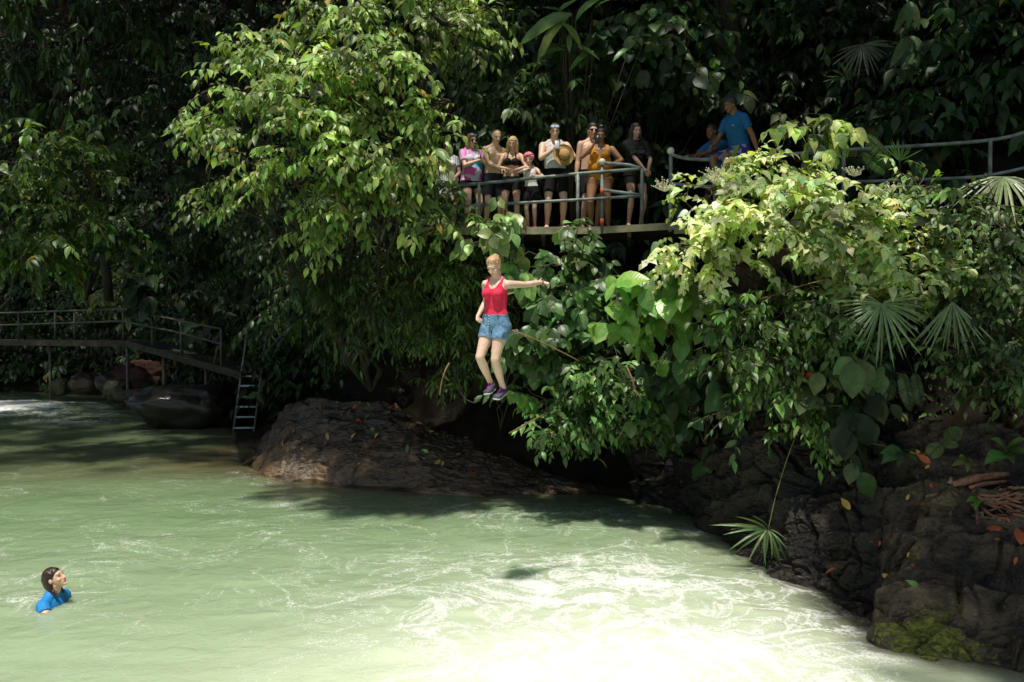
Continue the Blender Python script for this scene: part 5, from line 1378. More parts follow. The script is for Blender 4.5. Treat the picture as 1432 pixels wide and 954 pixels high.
class Person:
    """faces -y at origin on z=0, metres for a 1.7 m figure, then scaled, turned by yaw and moved to loc"""
    def __init__(s, label, H, loc, yaw=0, fem=True, skin=(.48, .29, .2), bw=1.0, waist=1.0, hip=1.0, belly=0.0, bust=0.0, limbw=1.0, sh=1.0,
                 lean=0.0, twist=0.0, pelvis=(0, 0, .90), arms=None, legs=None, head=(0, 0, 0), headscale=1.0, vox=.0058, feet=True, lipc=None, browc=(.1, .06, .04), side=0.0):
        s.k = H / 1.7; s.loc = np.array(loc, float); s.Rw = Rz(yaw); s.fem = fem; s.label = label
        s.root = thing('person', label, 'person', s.loc)
        s.pel = np.array(pelvis, float); s.lean = lean; s.twist = twist; s.side = side
        m = MB()
        # torso
        f = fem
        sec = [(.775, .08, .06, .06, .01), (.82, .155, .09, .105, .0), (.88, .172 * hip, .105, .125, 0), (.94, .168 * hip, .105, .115, 0), (1.0, (.15 if f else .15) * (hip + waist) / 2, .10 + belly * .5, .095, 0),
               (1.07, (.128 if f else .142) * waist, .092 + belly, .085, 0), (1.15, (.132 if f else .148) * (waist * .6 + bw * .4), .098 + belly * .8, .088, .0), (1.23, (.142 if f else .16) * bw, .105 + belly * .3, .1, .0), (1.30, (.15 if f else .168) * bw, .105, .102, .005), (1.36, (.152 if f else .172) * bw * sh, .088, .09, .01),
               (1.40, (.13 if f else .15) * sh, .068, .075, .015), (1.43, .088, .055, .062, .02), (1.455, .062, .052, .055, .02), (1.50, .052 if f else .06, .05, .054, .012), (1.545, .05 if f else .058, .05, .055, .0)]
        C = [s.T((0, q[4], q[0])) for q in sec]
        X = [s.TR(q[0]) @ np.array([1.0, 0, 0]) for q in sec]; Y = [s.TR(q[0]) @ np.array([0, 1.0, 0]) for q in sec]
        m.add(*ring_loft(C, X, Y, [q[1] for q in sec], [(q[2], q[3]) for q in sec], 22, .88))
        s.secs = np.array([(q[0], q[1], q[2], q[3]) for q in sec])
        for sx in (-1, 1):
            if bust: m.add(*ball(s.T((sx * .072 * bw, -.088, 1.255)), (.062 * bw, .045 + .035 * bust, .06), 16, 12, s.TR(1.25)))
            elif not f: m.add(*ball(s.T((sx * .07, -.075, 1.28)), (.075, .04, .055), 16, 12, s.TR(1.25)))
            m.add(*ball(s.T((sx * .08 * hip, .065, .86)), (.085 * hip, .075, .085), 16, 12, s.TR(.86)))
        if belly > .03: m.add(*ball(s.T((0, -.05 - belly * .7, 1.05)), (.12 * waist, .07 + .4 * belly, .12), 18, 14, s.TR(1.05)))
        # arms
        s.arm = []
        aw = (.88 if f else 1.0) * limbw
        for i, sx in enumerate((-1, 1)):
            A = arms[i]
            S0 = s.T((sx * (.158 if f else .178) * sh * (bw * .5 + .5), .008, 1.372))
            w0 = np.array(A['w'], float)
            E, Wr = ik(S0, w0, .285, .25, A.get('pole', (sx * .5, .6, -.4)))
            up = [S0 + (E - S0) * t for t in (0, .15, .35, .6, .85, 1)]
            m.add(*limb(up, aw * np.array([.056, .055, .050, .046, .040, .038])))
            fo = [E + (Wr - E) * t for t in (0, .2, .45, .75, 1)]
            m.add(*limb(fo, aw * np.array([.038, .042, .039, .031, .026])))
            m.add(*limb([s.T((sx * .035, .02, 1.452)), s.T((sx * .09 * sh, .016, 1.412)), S0], np.array([.045, .042, .045]) * (.9 if f else 1.05)))
            s.hand(m, Wr, A.get('dir', Wr - E), A.get('palm', (-sx, 0, 0)), sx, A.get('curl', .5), .95 if f else 1.05, (Wr - E))
            s.arm.append((S0, E, Wr)); hd = nrm(np.array(A.get('dir', Wr - E), float)); s.hc = getattr(s, 'hc', []) + [Wr + hd * .085]
        # legs
        s.leg = []
        lw = limbw * (.98 if f else 1.0)
        s.feetf = []
        for i, sx in enumerate((-1, 1)):
            G = legs[i]
            H0 = s.pel + Rz(s.twist * 0) @ np.array([sx * .092 * hip, .005, -.03])
            if G is None: s.leg.append(None); continue
            K, An = ik(H0, np.array(G['a'], float), .425, .405, G.get('pole', (sx * .1, -1, 0)))
            m.add(*limb([H0 + (K - H0) * t for t in (0, .12, .35, .65, .88, 1)], lw * np.array([.09, .092 * hip, .084, .068, .056, .053])))
            bk = nrm(np.cross(K - H0, np.cross(K - H0, np.array(G.get('pole', (0, -1, 0)), float)) + 1e-6)) 
            sh_ = [K + (An - K) * t for t in (0, .15, .32, .55, .8, 1)]
            m.add(*limb(sh_, lw * np.array([.052, .053, .054, .046, .036, .034])))
            s.leg.append((H0, K, An))
            td = nrm(np.array(G.get('toe', (sx * .2, -1, -.12)), float)); dn = nrm(nrm(An - K) - td * (nrm(An - K) @ td))
            ac = np.cross(td, dn)
            P = [An - td * .055 + dn * .055, An - td * .02 + dn * .045, An + td * .05 + dn * .05, An + td * .11 + dn * .062, An + td * .155 + dn * .068, An + td * .175 + dn * .07]
            if feet: m.add(*ring_loft(P, [ac] * 6, [dn] * 6, [.024, .034, .036, .043, .038, .018], [.03, .045, .036, .024, .017, .01], 14))
            s.feetf.append((An, td, dn, ac))
        # head
        y_, p_, r_ = head
        s.HR = s.TR(1.45) @ Rz(y_) @ Ry(r_) @ Rx(p_)
        s.hs = headscale
        s.HC = s.T((0, -.008, 1.545)) + s.HR @ np.array([0, -.012, .062]) * headscale
        h = lambda p: s.HC + s.HR @ (np.array(p, float) * headscale)
        s.h = h
        hb = lambda c, r: m.add(*ball(h(c), np.array(r) * headscale, 20, 14, s.HR))
        hb((0, .014, .034), (.073, .092, .082))
        fs = [(.06, .05, .0, .06), (.04, .064, -.012, .076), (.0, .0655, -.014, .075), (-.035, .061, -.02, .07), (-.066, .051, -.032, .056), (-.09, .037, -.045, .04), (-.108, .02, -.056, .022)]
        m.add(*ring_loft([h((0, q[2], q[0])) for q in fs], [s.HR[:, 0]] * 7, [s.HR[:, 1]] * 7, np.array([q[1] for q in fs]) * headscale, np.array([q[3] for q in fs]) * headscale, 20))
        m.add(*limb([h((0, -.086, .012)), h((0, -.096, -.012)), h((0, -.104, -.03))], np.array([.008, .0095, .013]) * headscale, 10))
        for sx in (-1, 1):
            hb((sx * .012, -.096, -.034), (.008, .01, .007))
            hb((sx * .071, .012, -.008), (.011, .02, .031))
            hb((sx * .03, -.075, .02), (.024, .012, .008))
            hb((sx * .038, -.06, -.03), (.022, .02, .02))
        hb((0, -.086, -.058), (.023, .01, .0055)); hb((0, -.084, -.068), (.02, .01, .006)); hb((0, -.078, -.095), (.02, .016, .013))
        m.add(*limb([s.T((0, .018, 1.44)), s.T((0, .005, 1.50)), h((0, .02, -.04))], np.array([.054, .052, .05]) * (1 if f else 1.12)))
        # one skin
        V, F = remesh(m, vox, 4, .5)
        s.V, s.F = V, F; s.N = vnormals(V, F)
        if ((V - V.mean(0)) * s.N).sum() < 0: s.F = F[:, ::-1]; s.N = -s.N
        # measures for clothes
        s.q = s.unT(V)
        z = s.q[:, 2]
        w = np.interp(z, s.secs[:, 0], s.secs[:, 1]); df = np.interp(z, s.secs[:, 0], s.secs[:, 2]); db = np.interp(z, s.secs[:, 0], s.secs[:, 3])
        dp = np.where(s.q[:, 1] < 0, df, db)
        s.dt = (np.sqrt((s.q[:, 0] / w) ** 2 + (s.q[:, 1] / dp) ** 2) - 1) * np.minimum(w, dp) + np.maximum(0, .79 - z) + np.maximum(0, z - 1.44)
        s.da = []; s.ta = []; s.dl = []; s.tl = []
        for (a, b, c) in s.arm:
            d1, t1 = s.seg(V, a, b); d2, t2 = s.seg(V, b, c + (c - b) * .8)
            s.da.append(np.minimum.reduce([d1 - .047 * aw, d2 - .036 * aw, np.linalg.norm(V - s.hc[len(s.da)], axis=1) - .085])); s.ta.append(np.where(d1 < d2, t1, 1 + t2))
        for g in s.leg:
            if g is None: s.dl.append(np.full(len(V), 9.)); s.tl.append(np.full(len(V), 9.)); continue
            a, b, c = g
            d1, t1 = s.seg(V, a, b, False); d2, t2 = s.seg(V, b, c)
            s.dl.append(np.minimum(d1 - .08, d2 - .05)); s.tl.append(np.where(t1 < 1, t1, 1 + t2))
        s.DA = np.minimum(*s.da)
        s.hl = (V - s.HC) @ s.HR / headscale
        col = np.tile(np.array(skin), (len(V), 1))
        lip = np.array(lipc if lipc else (skin[0] * .85, skin[1] * .5, skin[2] * .5))
        hx, hy, hz = np.abs(s.hl[:, 0]), s.hl[:, 1], s.hl[:, 2]
        isf = (hy < -.05) & (hx < .08) & (hz > -.12) & (hz < .1)
        m1 = isf * np.exp(-((hz + .063) / .0085) ** 2 - (hx / .024) ** 4)
        col += m1[:, None] * (lip - col)
        m2 = isf * np.exp(-((hz - .024 + .1 * np.abs(hx - .032)) / .006) ** 2 - ((hx - .033) / .021) ** 4) * .85
        col += m2[:, None] * (np.array(browc) - col)
        m3 = isf * np.exp(-((hz - .004) / .010) ** 2 - ((hx - .032) / .018) ** 4) * .45
        col *= 1 - m3[:, None] * np.array([.6, .7, .7])
        m4 = isf * np.exp(-((hz + .03) / .022) ** 2 - ((hx - .04) / .02) ** 2) * .35
        col += m4[:, None] * np.array([.1, -.02, -.01])
        if not f:
            for sx in (-1, 1):
                m5 = np.exp(-(((s.q[:, 0] - sx * .085) / .014) ** 2 + ((s.q[:, 2] - 1.265) / .013) ** 2)) * (s.q[:, 1] < -.05) * .6
                col += m5[:, None] * (np.array(skin) * np.array([.6, .42, .42]) - col)
            m6 = np.exp(-((s.q[:, 0] / .008) ** 2 + ((s.q[:, 2] - 1.035) / .01) ** 2)) * (s.q[:, 1] < -.05) * .6
            col *= 1 - m6[:, None]
        s.skin = np.array(skin)
        s.body = s.put('body', V, [s.F], M_SKIN, s.root, {'tint': np.clip(col, .01, 1)})
        # eyes
        e = MB(); e2 = MB()
        for sx in (-1, 1):
            e.add(*ball(h((sx * .031, -.0755, .004)), np.array([.0125, .008, .0062]) * headscale, 10, 6, s.HR))
            e2.add(*ball(h((sx * .031, -.0812, .004)), np.array([.0055, .0035, .0055]) * headscale, 8, 6, s.HR))
        for nm, q, mt in (('eyes', e, M_EYEW), ('pupils', e2, M_EYE)):
            V2, F2 = q.get(); s.put(nm, V2, F2, mt, s.body)
    def T(s, p):
        p = np.array(p, float); t = np.clip((p[2] - .90) / .50, 0, 1.3)
        return s.pel + s.TR(p[2]) @ (p - np.array([0, 0, .90]))
    def TR(s, z):
        t = float(sstep(0, 1, np.clip((z - .86) / .4, 0, 1)))
        return Rz(s.twist * t) @ Ry(s.side * t) @ Rx(s.lean * t)
    def unT(s, V):
        q = V - s.pel + np.array([0, 0, .90])
        for _ in range(3):
            t = sstep(0, 1, np.clip((q[:, 2] - .86) / .4, 0, 1))
            out = np.zeros_like(q)
            # a handful of steps is enough to undo the bend
            lv = np.linspace(0, 1, 9); idx = np.argmin(np.abs(t[:, None] - lv[None]), 1)
            for i, l in enumerate(lv):
                mk = idx == i
                if mk.any():
                    R = Rz(s.twist * l) @ Ry(s.side * l) @ Rx(s.lean * l)
                    out[mk] = (V[mk] - s.pel) @ R + np.array([0, 0, .90])
            q = out
        return lap_points(q)
    @staticmethod
    def seg(V, a, b, clampend=True):
        ab = b - a; t = (V - a) @ ab / (ab @ ab); tc = np.clip(t, 0, 1)
        return np.linalg.norm(V - a - tc[:, None] * ab, axis=1), t
    def hand(s, m, Wr, d, pn, sx, curl, sc, fore):
        d = nrm(np.array(d, float)); n = np.array(pn, float); n = nrm(n - d * (n @ d)); w = np.cross(d, n) * sx    # w points to the thumb side
        c = lambda a, b, e: Wr + sc * (d * a + w * b + n * e)
        P = [c(-.012, 0, 0), c(.01, .0, 0), c(.035, .002, .002), (c(.065, 0, 0)), c(.085, 0, -.001), c(.092, 0, 0)]
        m.add(*ring_loft(P, [w] * 6, [n] * 6, sc * np.array([.024, .03, .04, .044, .042, .03]), sc * np.array([.02, .018, .0165, .015, .013, .008]), 14))
        for k, (o, l) in enumerate(((.033, .070), (.011, .078), (-.011, .073), (-.032, .058))):
            p = c(.078, o, 0); fan = o * .9
            dr = nrm(d + w * fan); pts = [p]; a = .15 + curl * .9
            for j, fr in enumerate((.45, .32, .23)):
                q = nrm(dr * math.cos(a) + n * math.sin(a)); pts.append(pts[-1] + q * l * sc * fr); a += curl * (1.0 if j == 0 else .8)
            m.add(*limb(pts, sc * np.array([.0088, .0082, .0076, .0066]), 8))
        p = c(.016, .026, .004); a = nrm(d * .62 + w * .72 + n * (.18 + .3 * curl)); b = nrm(d * .85 + w * (.4 - .45 * curl) + n * (.25 + .5 * curl))
        m.add(*limb([p, p + a * .036 * sc, p + a * .036 * sc + b * .03 * sc, p + a * .036 * sc + b * .053 * sc], sc * np.array([.0145, .0115, .0095, .0075]), 8))
    def out(s, V): return (np.asarray(V) * s.k) @ s.Rw.T + s.loc
    def put(s, name, V, F, mat, parent, attrs=None, label=None):
        return put(name, s.out(V), F, mat, parent, attrs=attrs, label=label)
    # garments ---------------------------------------------------------
    def wear(s, name, g, off, mat, loose=0, tintf=None, label=None):
        V, F = clip(s.V, s.F, s.N, g, off, loose)
        at = None
        if tintf is not None: at = {'tint': tintf(s.unT(V))}
        return s.put(name, V, F, mat, s.body, at, label)
    def g_tank(s, bottom, scoop, back=1.36, strap=.075, outer=.118, arm=1.25, sw=.5):
        x, y, z = np.abs(s.q[:, 0]), s.q[:, 1], s.q[:, 2]
        fr = sstep(.03, -.03, y); zs = back + (scoop - back) * fr
        neck = zs + (x / strap) ** 3 * (1.43 - zs) - z
        ah = np.interp(z, [arm - .08, arm, arm + .06, 1.36, 1.44], [.24, .165, .135, outer, outer]) - x
        return np.minimum.reduce([z - bottom, neck * .7, ah, s.DA - s.dt + .03 + .12 * sstep(1.30, 1.36, z)])
    def g_tee(s, bottom, sleeve=.6, neckz=1.425, wide=.075):
        x, y, z = np.abs(s.q[:, 0]), s.q[:, 1], s.q[:, 2]
        neck = neckz + (x / wide) ** 2 * .03 + .02 * sstep(-.02, .03, y) - z
        body = np.minimum.reduce([z - bottom, s.DA - s.dt + .02, neck])
        arm = np.maximum.reduce([np.minimum.reduce([(sleeve - s.ta[i]) * .285, .03 - s.da[i], neck + .01]) for i in (0, 1)])
        return np.maximum(body, arm)
    def g_shorts(s, top, leg=.45):
        z = s.q[:, 2]; tl = np.where(s.dl[0] < s.dl[1], s.tl[0], s.tl[1])
        DL = np.minimum(*s.dl)
        return np.minimum.reduce([top - z + 0 * z, (leg - tl) * .4, s.DA - np.minimum(np.maximum(s.dt, -.02), DL) + .035])
    def g_brief(s, top, cut=.80, k=.75):
        x, z = np.abs(s.q[:, 0]), s.q[:, 2]
        return np.minimum.reduce([top - z, z - cut - k * np.maximum(0, x - .035), s.DA - s.dt + .03])
    def hairshell(s, off=.012, line=0.0, front=None, mat=None, name='hair', nz=.006):
        hx, hy, hz = s.hl[:, 0], s.hl[:, 1], s.hl[:, 2]
        g = hz + hy * 1.0 - line + nz * perlin(s.hl * 60) - .3 * np.maximum(0, np.abs(hx) - .079)
        g = np.minimum(g, np.minimum(.2 - np.abs(hz), hz + .075))
        g = np.where(np.linalg.norm(s.hl, axis=1) > .17, -1, g)
        ear = np.exp(-((hy - .012) / .018) ** 2 - ((hz + .012) / .026) ** 2) * .03
        g = g - ear
        o = off * (1 + .5 * perlin(s.hl * 28)) * np.clip(.35 + g * 14, .35, 1)
        return s.wear(name, g, o * 1.0, mat)
    def hairvol(s, pieces, mat, name='hair', open_=-.004, lockx=.058, vox=.006, amp=.006):
        m = MB()
        for kind, a, b in pieces:
            if kind == 'ball': m.add(*ball(s.h(a), np.array(b) * s.hs, 18, 12, s.HR))
            else: m.add(*limb([s.h(p) for p in a], np.array(b) * s.hs, 12))
        V, F = remesh(m, vox, 2, .5); N = vnormals(V, F)
        hl = (V - s.HC) @ s.HR / s.hs
        V = V + N * (amp * perlin(hl * np.array([70, 70, 14])) + amp * .7 * perlin(hl * np.array([30, 30, 9])))[:, None]
        g = np.maximum(hl[:, 2] + hl[:, 1] - open_, np.maximum(np.abs(hl[:, 0]) - lockx, np.maximum(-.125 - hl[:, 2], hl[:, 1] - .0)))
        V, F = clip(V, F, N, g, .0)
        return s.put(name, V, F, mat, s.body)
def lap_points(q): return q

HAND_DOWN = lambda sx, x=.24, y=-.02, z=.80: dict(w=(sx * x, y, z), pole=(sx * .3, 1, 0), dir=(sx * .02, -.15, -1), palm=(-sx, 0, 0), curl=.45)
STAND = lambda w=.1: [dict(a=(-w, .02, .085)), dict(a=(w, .02, .085))]
LONGHAIR = lambda L=.26, fr=.05: [('ball', (0, .016, .036), (.084, .1, .09)), ('limb', [(0, .07, .05), (0, .082, -.05), (0, .085, -L)], [.07, .075, .05]),
    ('limb', [(-.06, .02, .06), (-.083, .0, -.02), (-.085, -.01 , -L * .6), (-.08, -.02, -L)], [.03, .032, .033, .02]), ('limb', [(.06, .02, .06), (.083, .0, -.02), (.085, -.01, -L * .6), (.08, -.02, -L)], [.03, .032, .033, .02]),
    ('limb', [(-.045, .06, .0), (-.06, .07, -L)], [.05, .04]), ('limb', [(.045, .06, .0), (.06, .07, -L)], [.05, .04])]
H_BLOND = hair_mat('blond_hair', (.55, .42, .2)); H_BROWN = hair_mat('brown_hair', (.09, .05, .025)); H_DARK = hair_mat('dark_hair', (.025, .017, .012)); H_RED = hair_mat('strawberry_hair', (.6, .36, .18)); H_PINK = hair_mat('pink_hair', (.72, .2, .27), sc=(45, 45, 45)); H_WET = hair_mat('wet_hair', (.035, .018, .01), .22); H_LBROWN = hair_mat('light_brown_hair', (.26, .15, .07)); H_GREY = hair_mat('greying_hair', (.04, .035, .03))
M_BLACK = cloth_mat('black_cloth', (.006, .006, .007)); M_NAVY = cloth_mat('dark_trunks', (.018, .02, .03)); M_GREYT = cloth_mat('pale_grey_cloth', (.5, .53, .55)); M_WHITE = cloth_mat('white_cloth', (.68, .68, .66))
M_RED = cloth_mat('red_cloth', (.76, .035, .085), fold=.9, fscale=7); M_ORANGE = cloth_mat('orange_swim_cloth', (.62, .25, .02), .6, fold=.3); M_BLUE = cloth_mat('blue_shirt_cloth', (.015, .13, .3)); M_BLUEW = cloth_mat('wet_blue_cloth', (.02, .22, .55), .55, fold=.8)
M_DENIM = cloth_mat('denim', (.1, .21, .36), .85, tint=True, fscale=10, fold=.9); M_SHOE = simple('shoe_mesh', (.05, .05, .085), .7, .4, 120, .3); M_MAG = simple('magenta_laces', (.5, .03, .3), .6); M_SOLE = simple('shoe_sole', (.62, .6, .56), .6)
M_PHONE = simple('phone', (.02, .02, .022), .3); M_SILV = simple('silver_phone', (.5, .52, .52), .3); M_STRAW = simple('straw', (.45, .27, .09), .8, .6, 90, .25); M_LENS = simple('dark_lens', (.012, .012, .014), .12); M_MIRROR = simple('mirror_lens', (.25, .45, .7), .08); M_WFRAME = simple('white_frame', (.75, .75, .78), .4)
PLATZ = ZD
def spot(u, d): p = W(u, 400, d); return (p[0], p[1], PLATZ)
def glasses(P, c=(0, -.083, .004), mat=M_LENS, fr=M_WFRAME, tilt=0, name='sunglasses', wide=.068):
    m = MB(); m2 = MB(); R = P.HR @ Rx(tilt); b = P.h(c)
    for sx in (-1, 1):
        m.add(*ball(b + R @ np.array([sx * .033, 0, 0]), (.027, .006, .019), 14, 8, R))
        m2.add(*limb([b + R @ np.array([sx * .06, .0, .005]), b + R @ np.array([sx * wide, .03, .006]), b + R @ np.array([sx * (wide + .004), .095, .0])], [.004, .004, .003], 6))
        a = np.linspace(0, 2 * np.pi, 18)
        m2.add(*tube([b + R @ np.array([sx * .033 + .028 * math.cos(t), -.002, .02 * math.sin(t)]) for t in a], .0035, 6))
    m2.add(*limb([b + R @ np.array([-.008, -.003, .006]), b + R @ np.array([.008, -.003, .006])], [.003, .003], 6))
    V, F = m2.get(); o = P.put(name, V, F, fr, P.body); V, F = m.get(); P.put('lenses', V, F, mat, o)

# 1 woman at the left end, partly behind leaves
p = Person('woman in white striped top at the left end of the railing, half hidden', 1.54, spot(627, 15.15), .1, skin=(.6, .4, .29), bust=.5,
    arms=[HAND_DOWN(-1), dict(w=(.12, -.24, .98), pole=(.6, .5, -.5), dir=(.3, -.6, -.2), palm=(0, 0, -1), curl=.7)], legs=STAND(), head=(.1, .25, 0))
st = lambda q: np.where((np.sin(q[:, 0] * 150) > .3)[:, None], np.array([.36, .38, .42]), np.array([.7, .7, .7]))
p.wear('striped_top', p.g_tee(.9, .5), .02, M_TINT, 8, st); p.wear('shorts', p.g_shorts(.95, .5), .012, M_GREYT, 3); p.hairvol(LONGHAIR(.22), H_DARK)
# 2 tie-dye
p = Person('woman in a pink and blue tie-dye shirt with sunglasses, second from the left', 1.64, spot(660, 15.05), .4, lean=.06, side=-.04, skin=(.66, .43, .31), bw=1.1, waist=1.2, hip=1.08, bust=.8, limbw=1.1, belly=.035,
    arms=[dict(w=(.02, -.27, 1.2), pole=(-.7, .1, -.7), dir=(.7, -.3, .35), palm=(0, -.3, 1), curl=.9), dict(w=(.09, -.26, 1.21), pole=(.7, .1, -.7), dir=(-.5, -.3, .5), palm=(-.3, -.3, 1), curl=.9)], legs=STAND(), head=(.15, .2, 0))
def tie(q):
    a = fbm(q * 5 + 2, 3); z = q[:, 2] + .10 * a
    pk = np.array([.72, .22, .5]); bl = np.array([.1, .5, .78]); wh = np.array([.66, .62, .76]); mg = np.array([.75, .12, .42])
    c = np.where((z > 1.27)[:, None], np.where((a > -.05)[:, None], wh * .9, pk), np.where((z > 1.1)[:, None], np.where((q[:, 0] + .15 * a > -.02)[:, None], bl, wh), np.where((a > .1)[:, None], wh, mg)))
    c = np.where((np.abs(q[:, 0]) > .17)[:, None], pk * .6 + wh * .4, c)
    return c
p.wear('tie_dye_shirt', p.g_tee(.86, .62), .024, M_TINT, 10, tie); p.wear('shorts', p.g_shorts(.95, .38), .012, M_BLACK, 3)
p.hairvol(LONGHAIR(.2), H_LBROWN); glasses(p, fr=M_LENS); glasses(p, (0, -.055, .10), M_MIRROR, M_MIRROR, -.9, 'head_glasses')
ph = MB(); ph.add(*box(p.T((.055, -.32, 1.28)), (.02, .02, .075), None, .003)); V, F = ph.get()
tag(p.put('phone', V, F, M_PHONE, None), 'dark phone held by the woman in the tie-dye shirt', 'phone')
# 3 bald man
p = Person('bald shirtless man with folded glasses face leaning a hand on the railing', 1.70, spot(689, 15.05), .32, fem=False, side=.05, skin=(.7, .47, .32), bw=1.0, waist=1.05, belly=.02, lean=.13,
    arms=[dict(w=(.1, -.26, 1.01), pole=(-.8, .3, -.2), dir=(.4, -.8, -.3), palm=(0, -.1, -1), curl=.55), HAND_DOWN(1)], legs=STAND(.12), head=(.05, .22, 0), lipc=(.45, .2, .15))
p.label = None; p.root['label'] = 'bald shirtless man in dark trunks leaning one hand on the railing'
p.wear('swim_trunks', p.g_shorts(.97, .75), .02, M_NAVY, 8)
p.hairshell(.004, .085, None, H_LBROWN, nz=.0)
# 4 blonde
p = Person('blonde woman in a black bikini top and black shorts resting her hands on the railing', 1.57, spot(715, 14.98), -.12, side=.05, skin=(.66, .4, .27), bust=1.0, hip=1.03, lean=.1,
    arms=[dict(w=(-.02, -.27, 1.08), pole=(-1, .2, -.3), dir=(.8, -.3, -.2), palm=(0, -.2, -1), curl=.5), dict(w=(.1, -.27, 1.06), pole=(1, .2, -.3), dir=(-.5, -.5, -.2), palm=(0, -.2, -1), curl=.5)], legs=STAND(.11), head=(-.02, .3, .05))
x, y, z = np.abs(p.q[:, 0]), p.q[:, 1], p.q[:, 2]
cup = .075 - np.sqrt((x - .072) ** 2 + ((z - 1.25) * 1.05) ** 2) ; cup = np.where(y < 0, cup, -.1)
band = .014 - np.abs(z - 1.205) ; strap = np.where(z > 1.25, .011 - np.abs(x - (.085 - .12 * np.clip(z - 1.27, 0, 1))), -.1)
g = np.minimum(np.maximum.reduce([cup, band, strap]), np.minimum(p.DA - p.dt + .03 + .12 * sstep(1.3, 1.36, z), 1.46 - z))
p.wear('bikini_top', g, .006, M_BLACK); p.wear('shorts', p.g_shorts(.98, .42), .014, M_BLACK, 5); p.hairvol(LONGHAIR(.24), H_BLOND)
shoes = MB()
M_TEAL = simple('teal_shoe', (.02, .3, .36), .6)
def shoe(P, i, mat_up, name='shoe', infl=.007):
    An, td, dn, ac = P.feetf[i]
    C = [An - td * .064 + dn * .05, An - td * .03 + dn * .04, An + td * .045 + dn * .047, An + td * .11 + dn * .06, An + td * .165 + dn * .066, An + td * .192 + dn * .07]
    V, F = ring_loft(C, [ac] * 6, [dn] * 6, np.array([.026, .038, .042, .05, .044, .02]) + infl * .3, [(.034, .034), (.058, .042), (.046, .036), (.032, .026), (.024, .02), (.012, .012)], 16)
    o = P.put(name, V, F, mat_up, P.body)
    return o, (An, td, dn, ac)
for i in (0, 1): shoe(p, i, M_TEAL, 'water_shoe')
# 5 child
p = Person('child with curly pink hair and a white patterned top at the railing', 1.25, spot(743, 14.92), -.22, lean=.1, side=-.06, skin=(.7, .44, .33), headscale=1.22, hip=.95,
    arms=[dict(w=(-.07, -.2, 1.36), pole=(-1, -.2, -.3), dir=(.3, .2, .8), palm=(.2, .8, 0), curl=.6), dict(w=(.1, -.26, 1.2), pole=(1, .1, -.5), dir=(-.4, -.5, 0), palm=(0, -.2, -1), curl=.6)], legs=STAND(.08), head=(.05, .15, 0))
dots = lambda q: np.where((perlin(q * 38) > .42)[:, None], np.array([.3, .35, .25]), np.array([.7, .7, .68]))
p.wear('tank_top', p.g_tank(.92, 1.33, 1.36), .014, M_TINT, 4, dots); p.wear('shorts', p.g_shorts(.99, .7), .022, M_BLACK, 8)
rr = np.random.default_rng(5)
cur = [('ball', (0, .012, .036), (.09, .108, .09))]
for k in range(90):
    d = nrm(rr.normal(size=3)); d[2] = abs(d[2]) * 1.2 - .25; d = nrm(d)
    if d[1] < -.72 and d[2] < .5: continue
    cur.append(('ball', tuple(np.array([0, .014, .032]) + d * np.array([.094, .108, .098])), (.02, .02, .02)))
p.hairvol(cur, H_PINK, amp=.004, open_=-.015)
shoe(p, 0, simple('pink_shoe', (.5, .05, .09), .6), 'water_shoe'); shoe(p, 1, bpy.data.materials['pink_shoe'], 'water_shoe')
# 6 grey tank with hat and phone
p = Person('person in a pale grey tank top holding a straw hat and a phone', 1.78, spot(776, 14.95), .1, lean=.08, side=-.03, fem=False, skin=(.68, .44, .31), bw=1.1, waist=1.2, hip=1.08, belly=.04, limbw=1.12, sh=1.05,
    arms=[dict(w=(-.06, -.24, 1.27), pole=(-.8, .1, -.7), dir=(.55, -.3, .5), palm=(.2, -.2, 1), curl=.8), dict(w=(.07, -.27, 1.24), pole=(.9, .1, -.6), dir=(-.7, -.2, .25), palm=(0, .6, .5), curl=.8)], legs=STAND(.13), head=(-.05, .3, 0))
p.wear('tank_top', p.g_tank(.93, 1.33, 1.37, .08, .125), .012, M_GREYT, 5); p.wear('shorts', p.g_shorts(.99, .72), .024, M_BLACK, 8)
p.hairshell(.011, .004, None, H_BROWN); glasses(p, (0, -.062, .088), M_MIRROR, M_WFRAME, -.75, 'head_glasses')
ph = MB(); ph.add(*box(p.T((-.01, -.33, 1.345)), (.07, .012, .14), Rx(-.25), .004)); V, F = ph.get()
tag(p.put('phone', V, F, M_SILV, None), 'pale phone held up by the person in the grey tank top', 'phone')
hc = p.T((.1, -.31, 1.185)); hn = nrm(np.array([.25, -1, .1])); hx_ = nrm(np.cross(hn, [0, 0, 1])); hy_ = np.cross(hn, hx_)
hat = thing('straw_hat', 'tan straw hat with dark band held against the grey tank top', 'hat', p.out(hc[None])[0])
a_ = np.linspace(0, 2 * np.pi, 48, endpoint=False)
prof = [(.0, .105), (.05, .104), (.078, .09), (.088, .06), (.092, .02), (.096, .0), (.14, -.006), (.178, .004), (.186, .01), (.178, -.002), (.14, -.012), (.09, -.006)]
V = np.concatenate([hc + hn * (h_ - .02 + .02 * np.sin(2 * a_)[:, None] * (r_ / .18) ** 2) + r_ * (np.cos(a_)[:, None] * hx_ * 1.0 + np.sin(a_)[:, None] * hy_ * .95) for r_, h_ in prof])
n_ = 48; F = [(i * n_ + j, i * n_ + (j + 1) % n_, (i + 1) * n_ + (j + 1) % n_, (i + 1) * n_ + j) for i in range(len(prof) - 1) for j in range(n_)]
hb_ = p.put('brim_and_crown', V, [np.array(F)], M_STRAW, hat)
V = np.concatenate([hc + hn * (h_ - .02) + (r_ + .003) * (np.cos(a_)[:, None] * hx_ + np.sin(a_)[:, None] * hy_ * .95) for r_, h_ in ((.0955, .004), (.0925, .026))])
